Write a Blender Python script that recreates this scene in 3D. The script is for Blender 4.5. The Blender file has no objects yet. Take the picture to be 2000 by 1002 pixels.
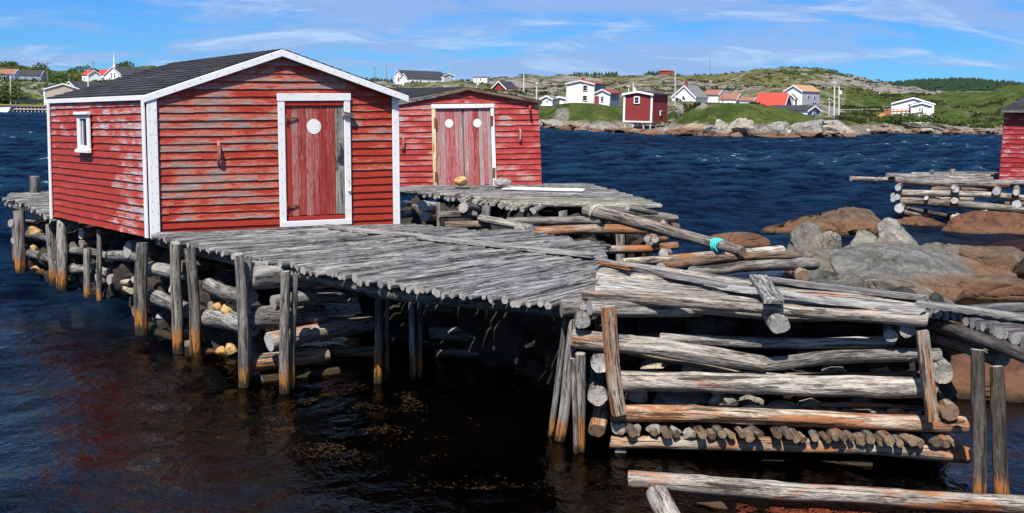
import bpy, bmesh, math, random
import numpy as np
from mathutils import Vector, Matrix, Quaternion, noise
R = math.radians
rng = random.Random(7)
scene = bpy.context.scene
COL = scene.collection

# ---------------------------------------------------------------- camera
CAM_H, FPX = 3.4, 2000.0
PITCH, ROLL = math.atan(294.5 / FPX), R(1.0)
cam_data = bpy.data.cameras.new('camera'); cam = bpy.data.objects.new('camera', cam_data); COL.objects.link(cam)
CR = Matrix.Rotation(R(90) - PITCH, 3, 'X') @ Matrix.Rotation(ROLL, 3, 'Z')
cam.matrix_world = Matrix.Translation((0, 0, CAM_H)) @ CR.to_4x4()
cam_data.sensor_width = 36; cam_data.lens = 36 * FPX / 2000; cam_data.clip_end = 6000; cam_data.clip_start = .1
scene.camera = cam
# ---------------------------------------------------------------- light
L = Vector((0.15, 0.55, -0.82)).normalized()          # direction the sunlight travels
SUN_EL = math.asin(-L.z)
sun_d = bpy.data.lights.new('sun', 'SUN'); sun = bpy.data.objects.new('sun', sun_d); COL.objects.link(sun)
sun_d.energy = 5.0; sun_d.angle = R(.53); sun_d.color = (1, .955, .88)
sun.rotation_mode = 'QUATERNION'; sun.rotation_quaternion = L.to_track_quat('-Z', 'Y'); sun.location = (-20, -30, 40)
world = bpy.data.worlds.new('World'); scene.world = world; world.use_nodes = True
scene.view_settings.view_transform = 'Standard'; scene.view_settings.look = 'None'
scene.view_settings.exposure = 0.62; scene.view_settings.gamma = 1
scene.view_settings.use_curve_mapping = False
scene.cycles.use_denoising = True
scene.cycles.max_bounces = 5; scene.cycles.diffuse_bounces = 1; scene.cycles.transparent_max_bounces = 12
scene.cycles.caustics_reflective = False; scene.cycles.caustics_refractive = False

# ---------------------------------------------------------------- node helpers
def nd(t, typ, ins=None, **kw):
    n = t.nodes.new(typ)
    for k, v in kw.items(): setattr(n, k, v)
    for k, v in (ins or {}).items():
        s = n.inputs[k]
        if isinstance(v, bpy.types.NodeSocket): t.links.new(v, s)
        else: s.default_value = v
    return n
def mth(t, op, a, b=0.0, c=0.0, clamp=False):
    n = nd(t, 'ShaderNodeMath', {0: a, 1: b, 2: c}, operation=op); n.use_clamp = clamp; return n.outputs[0]
def vmul(t, v, s): return nd(t, 'ShaderNodeVectorMath', {0: v, 1: s}, operation='MULTIPLY').outputs[0]
def vadd(t, v, s): return nd(t, 'ShaderNodeVectorMath', {0: v, 1: s}, operation='ADD').outputs[0]
def nz(t, v, scale, detail=4, rough=.6, dist=0.0):
    return nd(t, 'ShaderNodeTexNoise', {'Vector': v, 'Scale': scale, 'Detail': detail, 'Roughness': rough, 'Distortion': dist}).outputs['Fac']
def ramp(t, f, stops, interp='LINEAR'):
    n = nd(t, 'ShaderNodeValToRGB', {'Fac': f}); cr = n.color_ramp; cr.interpolation = interp
    while len(cr.elements) < len(stops): cr.elements.new(.5)
    for e, (p, c) in zip(cr.elements, stops):
        e.position = p; e.color = (c, c, c, 1) if isinstance(c, (int, float)) else (*c, 1)
    return n.outputs['Color']
def mix(t, f, a, b, mode='MIX'):
    n = nd(t, 'ShaderNodeMix', data_type='RGBA', blend_type=mode)
    for i, v in ((0, f), (6, a), (7, b)):
        if isinstance(v, bpy.types.NodeSocket): t.links.new(v, n.inputs[i])
        elif i: n.inputs[i].default_value = (v, v, v, 1) if isinstance(v, (int, float)) else (*v, 1)
        else: n.inputs[i].default_value = v
    return n.outputs[2]
def smooth(t, v, a, b):
    return nd(t, 'ShaderNodeMapRange', {'Value': v, 'From Min': a, 'From Max': b}, interpolation_type='SMOOTHSTEP').outputs[0]
MATS = {}
def newmat(name):
    m = bpy.data.materials.new(name); m.use_nodes = True; t = m.node_tree; t.nodes.clear(); MATS[name] = m
    out = t.nodes.new('ShaderNodeOutputMaterial'); return m, t, out
def finish(t, out, col, rough=.85, bump=None, strength=.5, dist=.01, spec=.25, metal=0.0):
    ins = {'Roughness': rough, 'Specular IOR Level': spec, 'Metallic': metal}
    b = nd(t, 'ShaderNodeBsdfPrincipled', ins)
    if isinstance(col, bpy.types.NodeSocket): t.links.new(col, b.inputs['Base Color'])
    else: b.inputs['Base Color'].default_value = (*col, 1)
    if bump is not None:
        bn = nd(t, 'ShaderNodeBump', {'Height': bump, 'Strength': strength, 'Distance': dist})
        t.links.new(bn.outputs[0], b.inputs['Normal'])
    t.links.new(b.outputs[0], out.inputs[0]); return b

# ---------------------------------------------------------------- sky
def build_sky():
    t = world.node_tree; t.nodes.clear()
    out = t.nodes.new('ShaderNodeOutputWorld')
    sky = nd(t, 'ShaderNodeTexSky', sky_type='NISHITA'); sky.sun_disc = False
    sky.sun_elevation = SUN_EL; sky.sun_rotation = math.atan2(-L.x, -L.y)
    sky.air_density = 1.0; sky.dust_density = .0; sky.ozone_density = 4.0
    tc = nd(t, 'ShaderNodeTexCoord').outputs['Generated']
    s = nd(t, 'ShaderNodeSeparateXYZ', {0: tc})
    up = mth(t, 'MAXIMUM', mth(t, 'ADD', s.outputs[2], .22), .05)
    p = nd(t, 'ShaderNodeCombineXYZ', {0: mth(t, 'DIVIDE', s.outputs[0], up), 1: mth(t, 'DIVIDE', s.outputs[1], up), 2: 0.0}).outputs[0]
    a = nz(t, vadd(t, vmul(t, p, (1.0, 1.7, 1)), (3.1, .7, 0)), 1.0, 7, .60, .9)
    b = nz(t, vadd(t, vmul(t, p, (1.9, 4.0, 1)), (9.7, 2.2, 4)), 1.0, 6, .62, .8)
    dens = smooth(t, mth(t, 'ADD', mth(t, 'MULTIPLY', a, .75), mth(t, 'MULTIPLY', b, .25)), .40, .55)
    wisp = mth(t, 'MULTIPLY', smooth(t, b, .50, .70), smooth(t, a, .36, .5))
    skyc = mix(t, 1.0, sky.outputs[0], (.34, .86, 1.66), 'MULTIPLY')
    cloud = mix(t, mth(t, 'MULTIPLY', dens, .80), skyc, (4.3, 6.3, 10.6))
    cloud = mix(t, mth(t, 'MULTIPLY', wisp, .62), cloud, (7.4, 10.2, 13.8))
    bg = nd(t, 'ShaderNodeBackground', {'Color': cloud, 'Strength': .05})
    t.links.new(bg.outputs[0], out.inputs[0])
build_sky()

# ---------------------------------------------------------------- placing: photo pixel -> point in the place
CP = Vector((0, 0, CAM_H))
def ray(px, py): return CR @ Vector(((px - 1000) / FPX, (501 - py) / FPX, -1))
def at(px, py, d):
    r = ray(px, py); return CP + r * (d / r.y)
def gz(px, py, z=0.0):
    r = ray(px, py); return CP + r * ((z - CAM_H) / r.z)
def lerp(a, b, t): return a + (b - a) * t

# ---------------------------------------------------------------- object helpers
def link(o, parent=None):
    COL.objects.link(o)
    if parent is not None:
        o.parent = parent; o.location = o.location - parent_world(parent)
    return o
def parent_world(p):
    v = Vector(p.location)
    while p.parent: p = p.parent; v += Vector(p.location)
    return v
def tag(o, label=None, cat=None, group=None, kind=None):
    for k, v in (('label', label), ('category', cat), ('group', group), ('kind', kind)):
        if v: o[k] = v
    return o
def thing(name, loc, label, cat, group=None):
    o = bpy.data.objects.new(name, None); o.location = loc; o.empty_display_size = .2
    COL.objects.link(o); return tag(o, label, cat, group)
def mesh_obj(name, verts, faces, mats, parent=None, loc=(0, 0, 0), rot=None, gc=None, wear=None, midx=None, smooth_ang=None):
    me = bpy.data.meshes.new(name); me.from_pydata([tuple(v) for v in verts], [], faces)
    for m in (mats if isinstance(mats, (list, tuple)) else [mats]): me.materials.append(m)
    if midx: me.polygons.foreach_set('material_index', midx)
    if gc is not None:
        a = me.attributes.new('gc', 'FLOAT_VECTOR', 'POINT'); a.data.foreach_set('vector', np.asarray(gc, 'f').ravel())
    if wear is not None:
        a = me.attributes.new('wear', 'FLOAT', 'POINT'); a.data.foreach_set('value', np.asarray(wear, 'f'))
    if smooth_ang is not None:
        me.polygons.foreach_set('use_smooth', [True] * len(me.polygons))
        if smooth_ang < 180: me.set_sharp_from_angle(angle=R(smooth_ang))
    me.update()
    o = bpy.data.objects.new(name, me); o.location = loc
    if rot is not None: o.rotation_mode = 'QUATERNION'; o.rotation_quaternion = rot
    return link(o, parent)
def frame_of(p0, p1, up=Vector((0, 0, 1))):
    x = (p1 - p0).normalized()
    if abs(x.dot(up)) > .97: up = Vector((0, 1, 0))
    y = up.cross(x).normalized(); z = x.cross(y)
    return Matrix((x, y, z)).transposed()
def log(name, p0, p1, r0, r1, mat, parent=None, bend=.02, wob=.09, sides=10, seg=None, cut=.18, grooves=0, knots=0, endmat=None, flat=1.0, hollow=0):
    """a tapered, slightly crooked round timber with sawn ends, from p0 to p1"""
    p0, p1 = Vector(p0), Vector(p1); Ln = (p1 - p0).length
    seg = seg or max(4, min(26, int(Ln / .16)))
    M = frame_of(p0, p1); sd = rng.random() * 100; ph = rng.random() * 6.28
    if flat == 1.0 and wob > .05: flat = rng.uniform(.86, 1.06)
    V, G, F, I = [], [], [], []
    by, bz = rng.uniform(-1, 1) * bend * Ln, rng.uniform(-1, 1) * bend * Ln
    gr = [(rng.uniform(0, 6.28), rng.uniform(.12, .22), rng.uniform(.1, .5), rng.uniform(.5, .95)) for _ in range(grooves)]
    kn = [(rng.uniform(.05, .95), rng.uniform(0, 6.28), rng.uniform(.12, .28)) for _ in range(knots)]
    c0, c1, c2, c3 = (rng.uniform(-cut, cut) for _ in range(4))
    xs = [0.0, .012] + [i / seg for i in range(1, seg)] + [1 - .012, 1.0]
    for k, u in enumerate(xs):
        rr = r0 + (r1 - r0) * u; edge = .93 if k in (0, len(xs) - 1) else 1.0; ends = k in (0, 1, len(xs) - 2, len(xs) - 1)
        oy = by * math.sin(u * math.pi) + .25 * rr * noise.noise((u * Ln * .8, sd, 1)); oz = bz * math.sin(u * math.pi) + .25 * rr * noise.noise((u * Ln * .8, sd, 5))
        for j in range(sides):
            a = ph + j * 2 * math.pi / sides; ca, sa = math.cos(a), math.sin(a)
            q = rr * edge * (1 + wob * 1.6 * noise.noise((u * Ln * 2.2 + sd, ca * 1.1, sa * 1.1)))
            if ends and wob > .05: q *= 1 + .09 * noise.noise((ca * 2.5 + sd, sa * 2.5, u * 5))
            for (ga, gd, gs, ge) in gr:
                da = abs((a - ga + math.pi) % (2 * math.pi) - math.pi)
                if gs - .1 < u < ge + .1 and da < .32: q *= 1 - gd * (1 - da / .32) * min(1, (u - gs + .1) / .1, (ge + .1 - u) / .1)
            for (ku, ka, kh) in kn:
                da = abs((a - ka + math.pi) % (2 * math.pi) - math.pi); dd = math.hypot(da * rr, (u - ku) * Ln) / (rr * .55)
                if dd < 1: q *= 1 + kh * (1 - dd)
            x = u * Ln
            if k <= 1: x += (c0 * ca + c1 * sa) * rr
            if k >= len(xs) - 2: x += (c2 * ca + c3 * sa) * rr
            V.append((x, oy + q * ca, oz + q * sa * flat)); G.append((x + sd * 3, q * ca, q * sa))
    n = len(xs)
    for k in range(n - 1):
        for j in range(sides):
            j2 = (j + 1) % sides
            F.append((k * sides + j, (k + 1) * sides + j, (k + 1) * sides + j2, k * sides + j2)); I.append(0)
    for k, inv in ((0, False), (n - 1, True)):
        base = k * sides; cx = sum(V[base + j][0] for j in range(sides)) / sides
        cy = sum(V[base + j][1] for j in range(sides)) / sides; cz = sum(V[base + j][2] for j in range(sides)) / sides
        # cap has its own rim so the end grain reads as a clean cut
        b2 = len(V)
        for j in range(sides): V.append(V[base + j]); G.append(G[base + j])
        V.append((cx + (hollow * r0 if not inv else -hollow * r1), cy, cz)); G.append((sd * 3, 0, 0)); c = len(V) - 1
        for j in range(sides):
            j2 = (j + 1) % sides
            F.append((b2 + j2, c, b2 + j) if inv else (b2 + j, c, b2 + j2)); I.append(1)
    if grooves and False: pass
    o = mesh_obj(name, V, [f if True else f for f in F], [mat, endmat or MATS['end_grain']], parent, p0, M.to_quaternion(), gc=G, midx=I, smooth_ang=50)
    return o
def board(name, p0, p1, w, th, mat, parent=None, up=Vector((0, 0, 1)), wav=.01, seg=None, bow=0.0, wear=None, rag=.01, taper=1.0):
    """a sawn board from p0 to p1 (centre line), w across, th thick along up, with uneven edges and ragged ends"""
    p0, p1 = Vector(p0), Vector(p1); Ln = (p1 - p0).length; seg = seg or max(1, min(20, int(Ln / .22)))
    M = frame_of(p0, p1, up); sd = rng.random() * 100; V, G, F = [], [], []
    for k in range(seg + 1):
        u = k / seg; ww = w * (1 + (taper - 1) * u)
        a = wav * noise.noise((u * Ln * 1.5, sd, 0)); b = wav * noise.noise((u * Ln * 1.5, sd, 7)); c = wav * .6 * noise.noise((u * Ln * 1.1, sd, 3)) + bow * math.sin(u * math.pi)
        e = rag if k in (0, seg) else 0
        for (y, z) in ((-ww / 2 + a, -th / 2 + c), (ww / 2 + b, -th / 2 + c), (ww / 2 + b, th / 2 + c), (-ww / 2 + a, th / 2 + c)):
            x = u * Ln + (rng.uniform(-e, e) if e else 0); V.append((x, y, z)); G.append((x + sd * 3, y + sd, z))
    for k in range(seg):
        for j in range(4):
            j2 = (j + 1) % 4; F.append((k * 4 + j, k * 4 + j2, k * 4 + 4 + j2, k * 4 + 4 + j))
    F.append((3, 2, 1, 0)); b = seg * 4; F.append((b, b + 1, b + 2, b + 3))
    return mesh_obj(name, V, F, mat, parent, p0, M.to_quaternion(), gc=G, wear=[wear or 0] * len(V))
def ico(sub):
    bm = bmesh.new(); bmesh.ops.create_icosphere(bm, subdivisions=sub, radius=1)
    V = np.array([v.co[:] for v in bm.verts]); F = [tuple(v.index for v in f.verts) for f in bm.faces]; bm.free(); return V, F
ICO = {k: ico(k) for k in (2, 3, 4, 5)}
def rock(name, c, size, mat, seed, cuts=9, sub=4, rotz=0.0, rough=.05, deep=(.5, .92), parent=None, tilt=0.0, freq=1.6, joints=0, skew=0.0, jdepth=.05):
    r = random.Random(seed); V, F = ICO[sub]; V = V.copy()
    for _ in range(cuts):
        n = np.array([r.gauss(0, 1), r.gauss(0, 1), r.gauss(0, .8)]); n /= np.linalg.norm(n); d = r.uniform(*deep)
        q = V @ n - d; V -= np.where(q > 0, q, 0)[:, None] * n
    V = (V - (V.max(0) + V.min(0)) / 2) / ((V.max(0) - V.min(0)) / 2)
    for _ in range(joints):        # open joints running through the rock
        n = np.array([r.gauss(0, 1), r.gauss(0, .7), r.gauss(0, .6)]); n /= np.linalg.norm(n); d = r.uniform(-.55, .55); w = r.uniform(.022, .036)
        wob = np.array([.10 * noise.noise((q[0] * 2.1 + seed, q[1] * 2.1, q[2] * 2.1)) for q in V]); side = V @ n - d + wob
        V = V * (1 - jdepth * r.uniform(.7, 1.3) * np.exp(-(side / w) ** 2) - .025 * r.uniform(-1, 1) * (side > 0))[:, None]
    V[:, 0] += skew * V[:, 2]
    out = []
    for v in V:
        p = Vector(v) * freq + Vector((seed * 1.7, 0, 0))
        k = 1 + rough * (noise.noise(p) * 1.3 + noise.noise(p * 2.7) * .7 + noise.noise(p * 6) * .4 + abs(noise.noise(p * 11)) * .3)
        out.append(Vector(v) * k)
    Rm = Matrix.Rotation(rotz, 3, 'Z') @ Matrix.Rotation(tilt, 3, 'Y')
    out = [Rm @ Vector((v.x * size[0], v.y * size[1], v.z * size[2])) for v in out]
    return mesh_obj(name, out, F, mat, parent, c, smooth_ang=24)
def rock_px(name, x0, x1, y0, y1, d, mat, seed, label, group=None, depth=1.0, sink=.35, cat='rock', **kw):
    """a rock whose outline spans those photo pixels at distance d; sunk so that it stands in water or ground"""
    top, bot = at((x0 + x1) / 2, y0, d).z, at((x0 + x1) / 2, y1, d).z
    c = at((x0 + x1) / 2, (y0 + y1) / 2, d); hw = (x1 - x0) / 2 / FPX * d * 1.06
    h = top - bot; hz = (h * (1 + sink)) / 2; c.z = top - hz * .92
    o = rock(name, c, (hw, hw * depth, hz * 1.04), mat, seed, **kw); tag(o, label, cat, group); return o

# ---------------------------------------------------------------- materials
def wood_mat(name, dark, light, rust=.0, rustcol=(.30, .105, .028), tide=.10, contrast=1.0, moss=0.0, bumpd=.02):
    m, t, out = newmat(name)
    gc = nd(t, 'ShaderNodeAttribute', attribute_name='gc').outputs['Vector']
    rnd = nd(t, 'ShaderNodeObjectInfo').outputs['Random']
    v = vadd(t, gc, nd(t, 'ShaderNodeCombineXYZ', {0: mth(t, 'MULTIPLY', rnd, 41.0), 1: mth(t, 'MULTIPLY', rnd, 3.0), 2: 0.0}).outputs[0])
    v = nd(t, 'ShaderNodeVectorMath', {0: v, 'Scale': mth(t, 'ADD', .65, mth(t, 'MULTIPLY', mth(t, 'FRACT', mth(t, 'MULTIPLY', rnd, 13.7)), .8))}, operation='SCALE').outputs[0]
    n1 = nz(t, vmul(t, v, (3.6, 30, 30)), 1.0, 7, .70, .5)
    n2 = nz(t, vmul(t, v, (18, 120, 120)), 1.0, 3, .6)
    n3 = nz(t, vmul(t, v, (1.1, 5, 5)), 1.0, 4, .6, .6)
    n4 = nz(t, vmul(t, v, (1.5, 32, 32)), 1.0, 4, .62, .7)
    crack = smooth(t, n4, .445, .37)
    f = mth(t, 'ADD', mth(t, 'MULTIPLY', n1, .7), mth(t, 'MULTIPLY', n2, .3))
    col = mix(t, smooth(t, f, .5 - .12 / contrast, .5 + .13 / contrast), dark, light)
    col = mix(t, mth(t, 'MULTIPLY', smooth(t, n3, .42, .68), .45), col, tuple(min(.72, c * 1.25 + .05) for c in light))
    col = mix(t, mth(t, 'MULTIPLY', smooth(t, n3, .47, .28), .4), col, tuple(c * .8 for c in dark))
    if moss: col = mix(t, mth(t, 'MULTIPLY', smooth(t, n3, .5, .62), moss), col, (.16, .17, .07))
    col = mix(t, 1.0, col, mix(t, mth(t, 'FRACT', mth(t, 'MULTIPLY', rnd, 7.31)), (.60, .57, .55), (1.18, 1.15, 1.10)), 'MULTIPLY')
    kv = nd(t, 'ShaderNodeTexVoronoi', {'Vector': vmul(t, v, (2.6, 7, 7)), 'Scale': 1.0}).outputs['Distance']
    col = mix(t, mth(t, 'MULTIPLY', smooth(t, mth(t, 'ADD', kv, mth(t, 'MULTIPLY', n1, .10)), .22, .13), .75), col, (.05, .036, .026))
    if rust:
        n5 = nz(t, vmul(t, v, (.9, 5, 5)), 1.0, 5, .6, .8)
        rf = mth(t, 'MULTIPLY', smooth(t, mth(t, 'ADD', n5, mth(t, 'MULTIPLY', mth(t, 'SUBTRACT', n1, .5), .35)), .66 - rust * .30, .80 - rust * .28), .85)
        col = mix(t, rf, col, mix(t, n1, tuple(c * .55 for c in rustcol), tuple(min(.8, c * 1.5) for c in rustcol)))
    z = nd(t, 'ShaderNodeSeparateXYZ', {0: nd(t, 'ShaderNodeNewGeometry').outputs['Position']}).outputs[2]
    if tide:
        zz = mth(t, 'ADD', z, mth(t, 'MULTIPLY', mth(t, 'SUBTRACT', n1, .5), -1.5 * tide - .16))
        col = mix(t, smooth(t, mth(t, 'DIVIDE', zz, mth(t, 'ADD', .65, mth(t, 'MULTIPLY', rnd, .75))), tide * 1.1, tide * .55), col, mix(t, n1, (.22, .075, .016), (.46, .20, .055)))
        col = mix(t, smooth(t, zz, .13, .03), col, (.030, .024, .012))
    col = mix(t, mth(t, 'MULTIPLY', crack, .85), col, (.028, .024, .022))
    h = mth(t, 'SUBTRACT', mth(t, 'ADD', mth(t, 'MULTIPLY', n1, .8), mth(t, 'MULTIPLY', n2, .4)), crack)
    finish(t, out, col, .86, h, .9, bumpd, .2)
    return m
GREY = wood_mat('weathered_wood', (.050, .047, .045), (.31, .30, .285), rust=.12)
POSTW = wood_mat('post_wood', (.060, .055, .050), (.34, .325, .305), rust=.10, tide=.34)
DECK = wood_mat('deck_wood', (.038, .038, .040), (.27, .268, .270), rust=.0, contrast=1.25)
PALE = wood_mat('pale_wood', (.065, .056, .050), (.40, .37, .33), rust=.34)
BOARD = wood_mat('board_wood', (.09, .088, .084), (.41, .405, .39), rust=.05)
RUSTY = wood_mat('rusty_wood', (.10, .08, .065), (.44, .38, .31), rust=.72)
FLOAT = wood_mat('floating_wood', (.10, .085, .07), (.44, .41, .365), rust=.64, tide=.01)
DRIFT = wood_mat('driftwood', (.12, .09, .065), (.52, .46, .385), rust=.45)
STAIN = wood_mat('stained_log', (.11, .08, .055), (.55, .48, .39), rust=.84, rustcol=(.27, .085, .02))
SHADE_DECK = wood_mat('shade_deck_wood', (.025, .024, .026), (.13, .128, .135))  # shade at the right edge is put into this deck colour
DARK_SHADE_POST = wood_mat('dark_shade_post_wood', (.035, .030, .026), (.17, .15, .13), rust=.15, tide=.2)  # carries painted shade on the right-edge posts; also used for dark small poles
BROWN = wood_mat('brown_wood', (.075, .055, .04), (.24, .175, .125), rust=.3)
DARKW = wood_mat('dark_wood', (.04, .038, .036), (.17, .16, .15), rust=.05)
MOSSY = wood_mat('mossy_wood', (.10, .10, .09), (.38, .37, .32), rust=.05, moss=.28)

def end_mat(name, a, b):
    m, t, out = newmat(name)
    gc = nd(t, 'ShaderNodeAttribute', attribute_name='gc').outputs['Vector']
    s = nd(t, 'ShaderNodeSeparateXYZ', {0: gc}); rnd = nd(t, 'ShaderNodeObjectInfo').outputs['Random']
    yz = nd(t, 'ShaderNodeCombineXYZ', {0: s.outputs[1], 1: s.outputs[2], 2: mth(t, 'MULTIPLY', rnd, 9.0)}).outputs[0]
    r = nd(t, 'ShaderNodeVectorMath', {0: vmul(t, yz, (1, 1, 0))}, operation='LENGTH').outputs['Value']
    n = nz(t, yz, 14, 4, .6); n2 = nz(t, yz, 60, 3, .6)
    rings = mth(t, 'SINE', mth(t, 'ADD', mth(t, 'MULTIPLY', r, 420.0), mth(t, 'MULTIPLY', n, 14.0)))
    ang = mth(t, 'ADD', mth(t, 'ARCTAN2', s.outputs[2], s.outputs[1]), mth(t, 'MULTIPLY', rnd, 6.0))
    ca = nz(t, nd(t, 'ShaderNodeCombineXYZ', {0: mth(t, 'MULTIPLY', mth(t, 'SINE', ang), 2.4), 1: mth(t, 'MULTIPLY', mth(t, 'COSINE', ang), 2.4), 2: mth(t, 'MULTIPLY', rnd, 20.0)}).outputs[0], 1.6, 3, .6)
    crack = mth(t, 'MULTIPLY', smooth(t, mth(t, 'ABSOLUTE', mth(t, 'SUBTRACT', ca, .5)), .022, .006), smooth(t, r, .0, .03))
    col = mix(t, mth(t, 'ADD', mth(t, 'MULTIPLY', rings, .18), n), a, b)
    col = mix(t, mth(t, 'MULTIPLY', smooth(t, n2, .55, .35), .35), col, tuple(c * .4 for c in a))
    col = mix(t, mth(t, 'MULTIPLY', smooth(t, n, .56, .66), mth(t, 'MULTIPLY', smooth(t, rnd, .55, .8), .7)), col, (.33, .12, .03))
    col = mix(t, mth(t, 'MULTIPLY', crack, .9), col, (.03, .025, .02))
    finish(t, out, col, .9, mth(t, 'SUBTRACT', mth(t, 'ADD', rings, mth(t, 'MULTIPLY', n2, 2.0)), mth(t, 'MULTIPLY', crack, 3.0)), .5, .004, .15)
    return m
end_mat('end_grain', (.20, .185, .17), (.52, .50, .475))
end_mat('end_grain_brown', (.11, .075, .045), (.33, .235, .15))
end_mat('end_grain_pale', (.42, .40, .38), (.74, .72, .70))

def paint_mat(name, red, faded, bare, amount, vertical=False, bump=.5):
    """old oil paint flaking off boards; gc.x runs along the grain"""
    m, t, out = newmat(name)
    gc = nd(t, 'ShaderNodeAttribute', attribute_name='gc').outputs['Vector']
    wear = nd(t, 'ShaderNodeAttribute', attribute_name='wear').outputs['Fac']
    rnd = nd(t, 'ShaderNodeObjectInfo').outputs['Random']
    v = vadd(t, gc, nd(t, 'ShaderNodeCombineXYZ', {0: mth(t, 'MULTIPLY', rnd, 31.0), 1: mth(t, 'MULTIPLY', rnd, 7.0), 2: 0.0}).outputs[0])
    a = nz(t, vmul(t, v, (2.4, 32, 32)), 1.0, 8, .76, .7)
    b = nz(t, vmul(t, v, (9, 75, 75)), 1.0, 5, .7, .3)
    c = nz(t, vmul(t, v, (.7, 2.2, 2.2)), 1.0, 3, .5)
    g = nz(t, vmul(t, v, (3, 90, 90)), 1.0, 4, .6)
    w = mth(t, 'ADD', mth(t, 'ADD', mth(t, 'MULTIPLY', a, .55), mth(t, 'MULTIPLY', b, .45)), mth(t, 'ADD', mth(t, 'MULTIPLY', mth(t, 'SUBTRACT', rnd, .5), .07), mth(t, 'MULTIPLY', mth(t, 'SUBTRACT', c, .5), .22)))
    w = mth(t, 'ADD', w, mth(t, 'MULTIPLY', wear, .22))
    th = .70 - amount * .25
    col = mix(t, smooth(t, mth(t, 'ADD', a, mth(t, 'MULTIPLY', b, .3)), .45, .85), tuple(x * .82 for x in red), tuple(min(.8, x * 1.15) for x in red))
    col = mix(t, mth(t, 'MULTIPLY', smooth(t, w, th - .13, th - .01), .72), col, faded)
    barec = mix(t, smooth(t, g, .35, .65), tuple(x * .5 for x in bare), tuple(min(.7, x * 1.3) for x in bare))
    peel = smooth(t, w, th + .005, th + .035)
    col = mix(t, peel, col, barec)
    rim = mth(t, 'MULTIPLY', smooth(t, w, th - .02, th + .004), smooth(t, w, th + .02, th + .004))
    col = mix(t, mth(t, 'MULTIPLY', rim, .4), col, tuple(min(.75, x * 1.5 + .12) for x in faded))
    h = mth(t, 'ADD', mth(t, 'MULTIPLY', peel, -.6), mth(t, 'ADD', mth(t, 'MULTIPLY', a, .35), mth(t, 'MULTIPLY', g, .4)))
    finish(t, out, col, mth(t, 'ADD', .55, mth(t, 'MULTIPLY', peel, .35)), h, bump, .006, .3)
    return m
RED = paint_mat('red_paint', (.30, .026, .011), (.45, .125, .078), (.27, .205, .185), .46)
RED_SIDE = paint_mat('red_paint_side', (.32, .028, .013), (.43, .090, .058), (.38, .31, .32), .05)
RED_PINK = paint_mat('pink_red_paint', (.33, .034, .028), (.49, .155, .13), (.40, .31, .31), .36)
RED_DOOR = paint_mat('red_door_paint', (.26, .030, .022), (.42, .14, .115), (.32, .235, .22), .46)
GREY_DOOR = paint_mat('worn_door_paint', (.36, .03, .05), (.45, .20, .19), (.38, .29, .28), .82)
RED_DARK = paint_mat('deep_red_paint', (.26, .016, .018), (.36, .07, .07), (.5, .36, .34), .30)
RED_FRESH = paint_mat('fresh_red_paint', (.33, .028, .02), (.40, .06, .045), (.36, .22, .2), .0)
WHITE = paint_mat('white_paint', (.82, .81, .80), (.70, .67, .62), (.36, .33, .30), .30, bump=.35)
WHITE_RUST = paint_mat('rust_stained_white_paint', (.76, .72, .58), (.62, .42, .14), (.42, .20, .05), .36)

def simple_mat(name, c, rough=.7, var=.25, scale=3.0, metal=0.0, spec=.3, bump=.0):
    m, t, out = newmat(name)
    p = nd(t, 'ShaderNodeTexCoord').outputs['Object']; n = nz(t, p, scale, 5, .65)
    col = mix(t, n, tuple(max(0, x * (1 - var)) for x in c), tuple(min(1, x * (1 + var)) for x in c))
    finish(t, out, col, rough, n if bump else None, bump, .01, spec, metal); return m
simple_mat('rust_iron', (.16, .06, .025), .9, .5, 40); simple_mat('dark_iron', (.05, .045, .045), .7, .4, 30)
simple_mat('cyan_rope', (.04, .55, .55), .8, .3, 60); simple_mat('pale_rope', (.55, .52, .40), .9, .3, 60); simple_mat('green_rope', (.05, .2, .15), .9, .3, 60)
simple_mat('house_white', (.80, .80, .80), .6, .05, 1); simple_mat('house_grey', (.36, .37, .42), .7, .1, 1)
simple_mat('house_blue', (.10, .15, .24), .7, .1, 1); simple_mat('house_beige', (.40, .33, .27), .7, .1, 1); simple_mat('house_red', (.22, .03, .028), .7, .15, 1)
simple_mat('house_cream', (.60, .58, .52), .7, .1, 1); simple_mat('house_slate', (.16, .20, .27), .7, .1, 1)
simple_mat('roof_black', (.035, .036, .042), .85, .3, 2); simple_mat('roof_grey', (.17, .17, .165), .9, .3, 4); simple_mat('roof_red', (.50, .045, .03), .6, .12, 2)
simple_mat('roof_brown', (.24, .11, .08), .85, .25, 3); simple_mat('roof_tan', (.38, .21, .12), .85, .2, 3); simple_mat('roof_maroon', (.22, .04, .045), .8, .2, 2)
simple_mat('deck_orange', (.34, .14, .06), .8, .3, 3); simple_mat('pole_wood', (.45, .43, .40), .85, .2, 2); simple_mat('pole_dark', (.20, .18, .16), .85, .2, 2)
simple_mat('yellow_paint', (.38, .26, .05), .7, .3, 2); simple_mat('concrete', (.34, .32, .29), .9, .25, 2); simple_mat('truck_paint', (.02, .024, .022), .3, .2, 2, 0, .5)
simple_mat('rubber', (.018, .018, .018), .9, .2, 5); simple_mat('gravestone', (.66, .65, .60), .8, .15, 3); simple_mat('shade_black', (.02, .018, .016), .95, .2, 3)
def glass_mat():
    m, t, out = newmat('window_glass'); finish(t, out, (.010, .013, .016), .12, spec=.25)
glass_mat()
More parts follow.
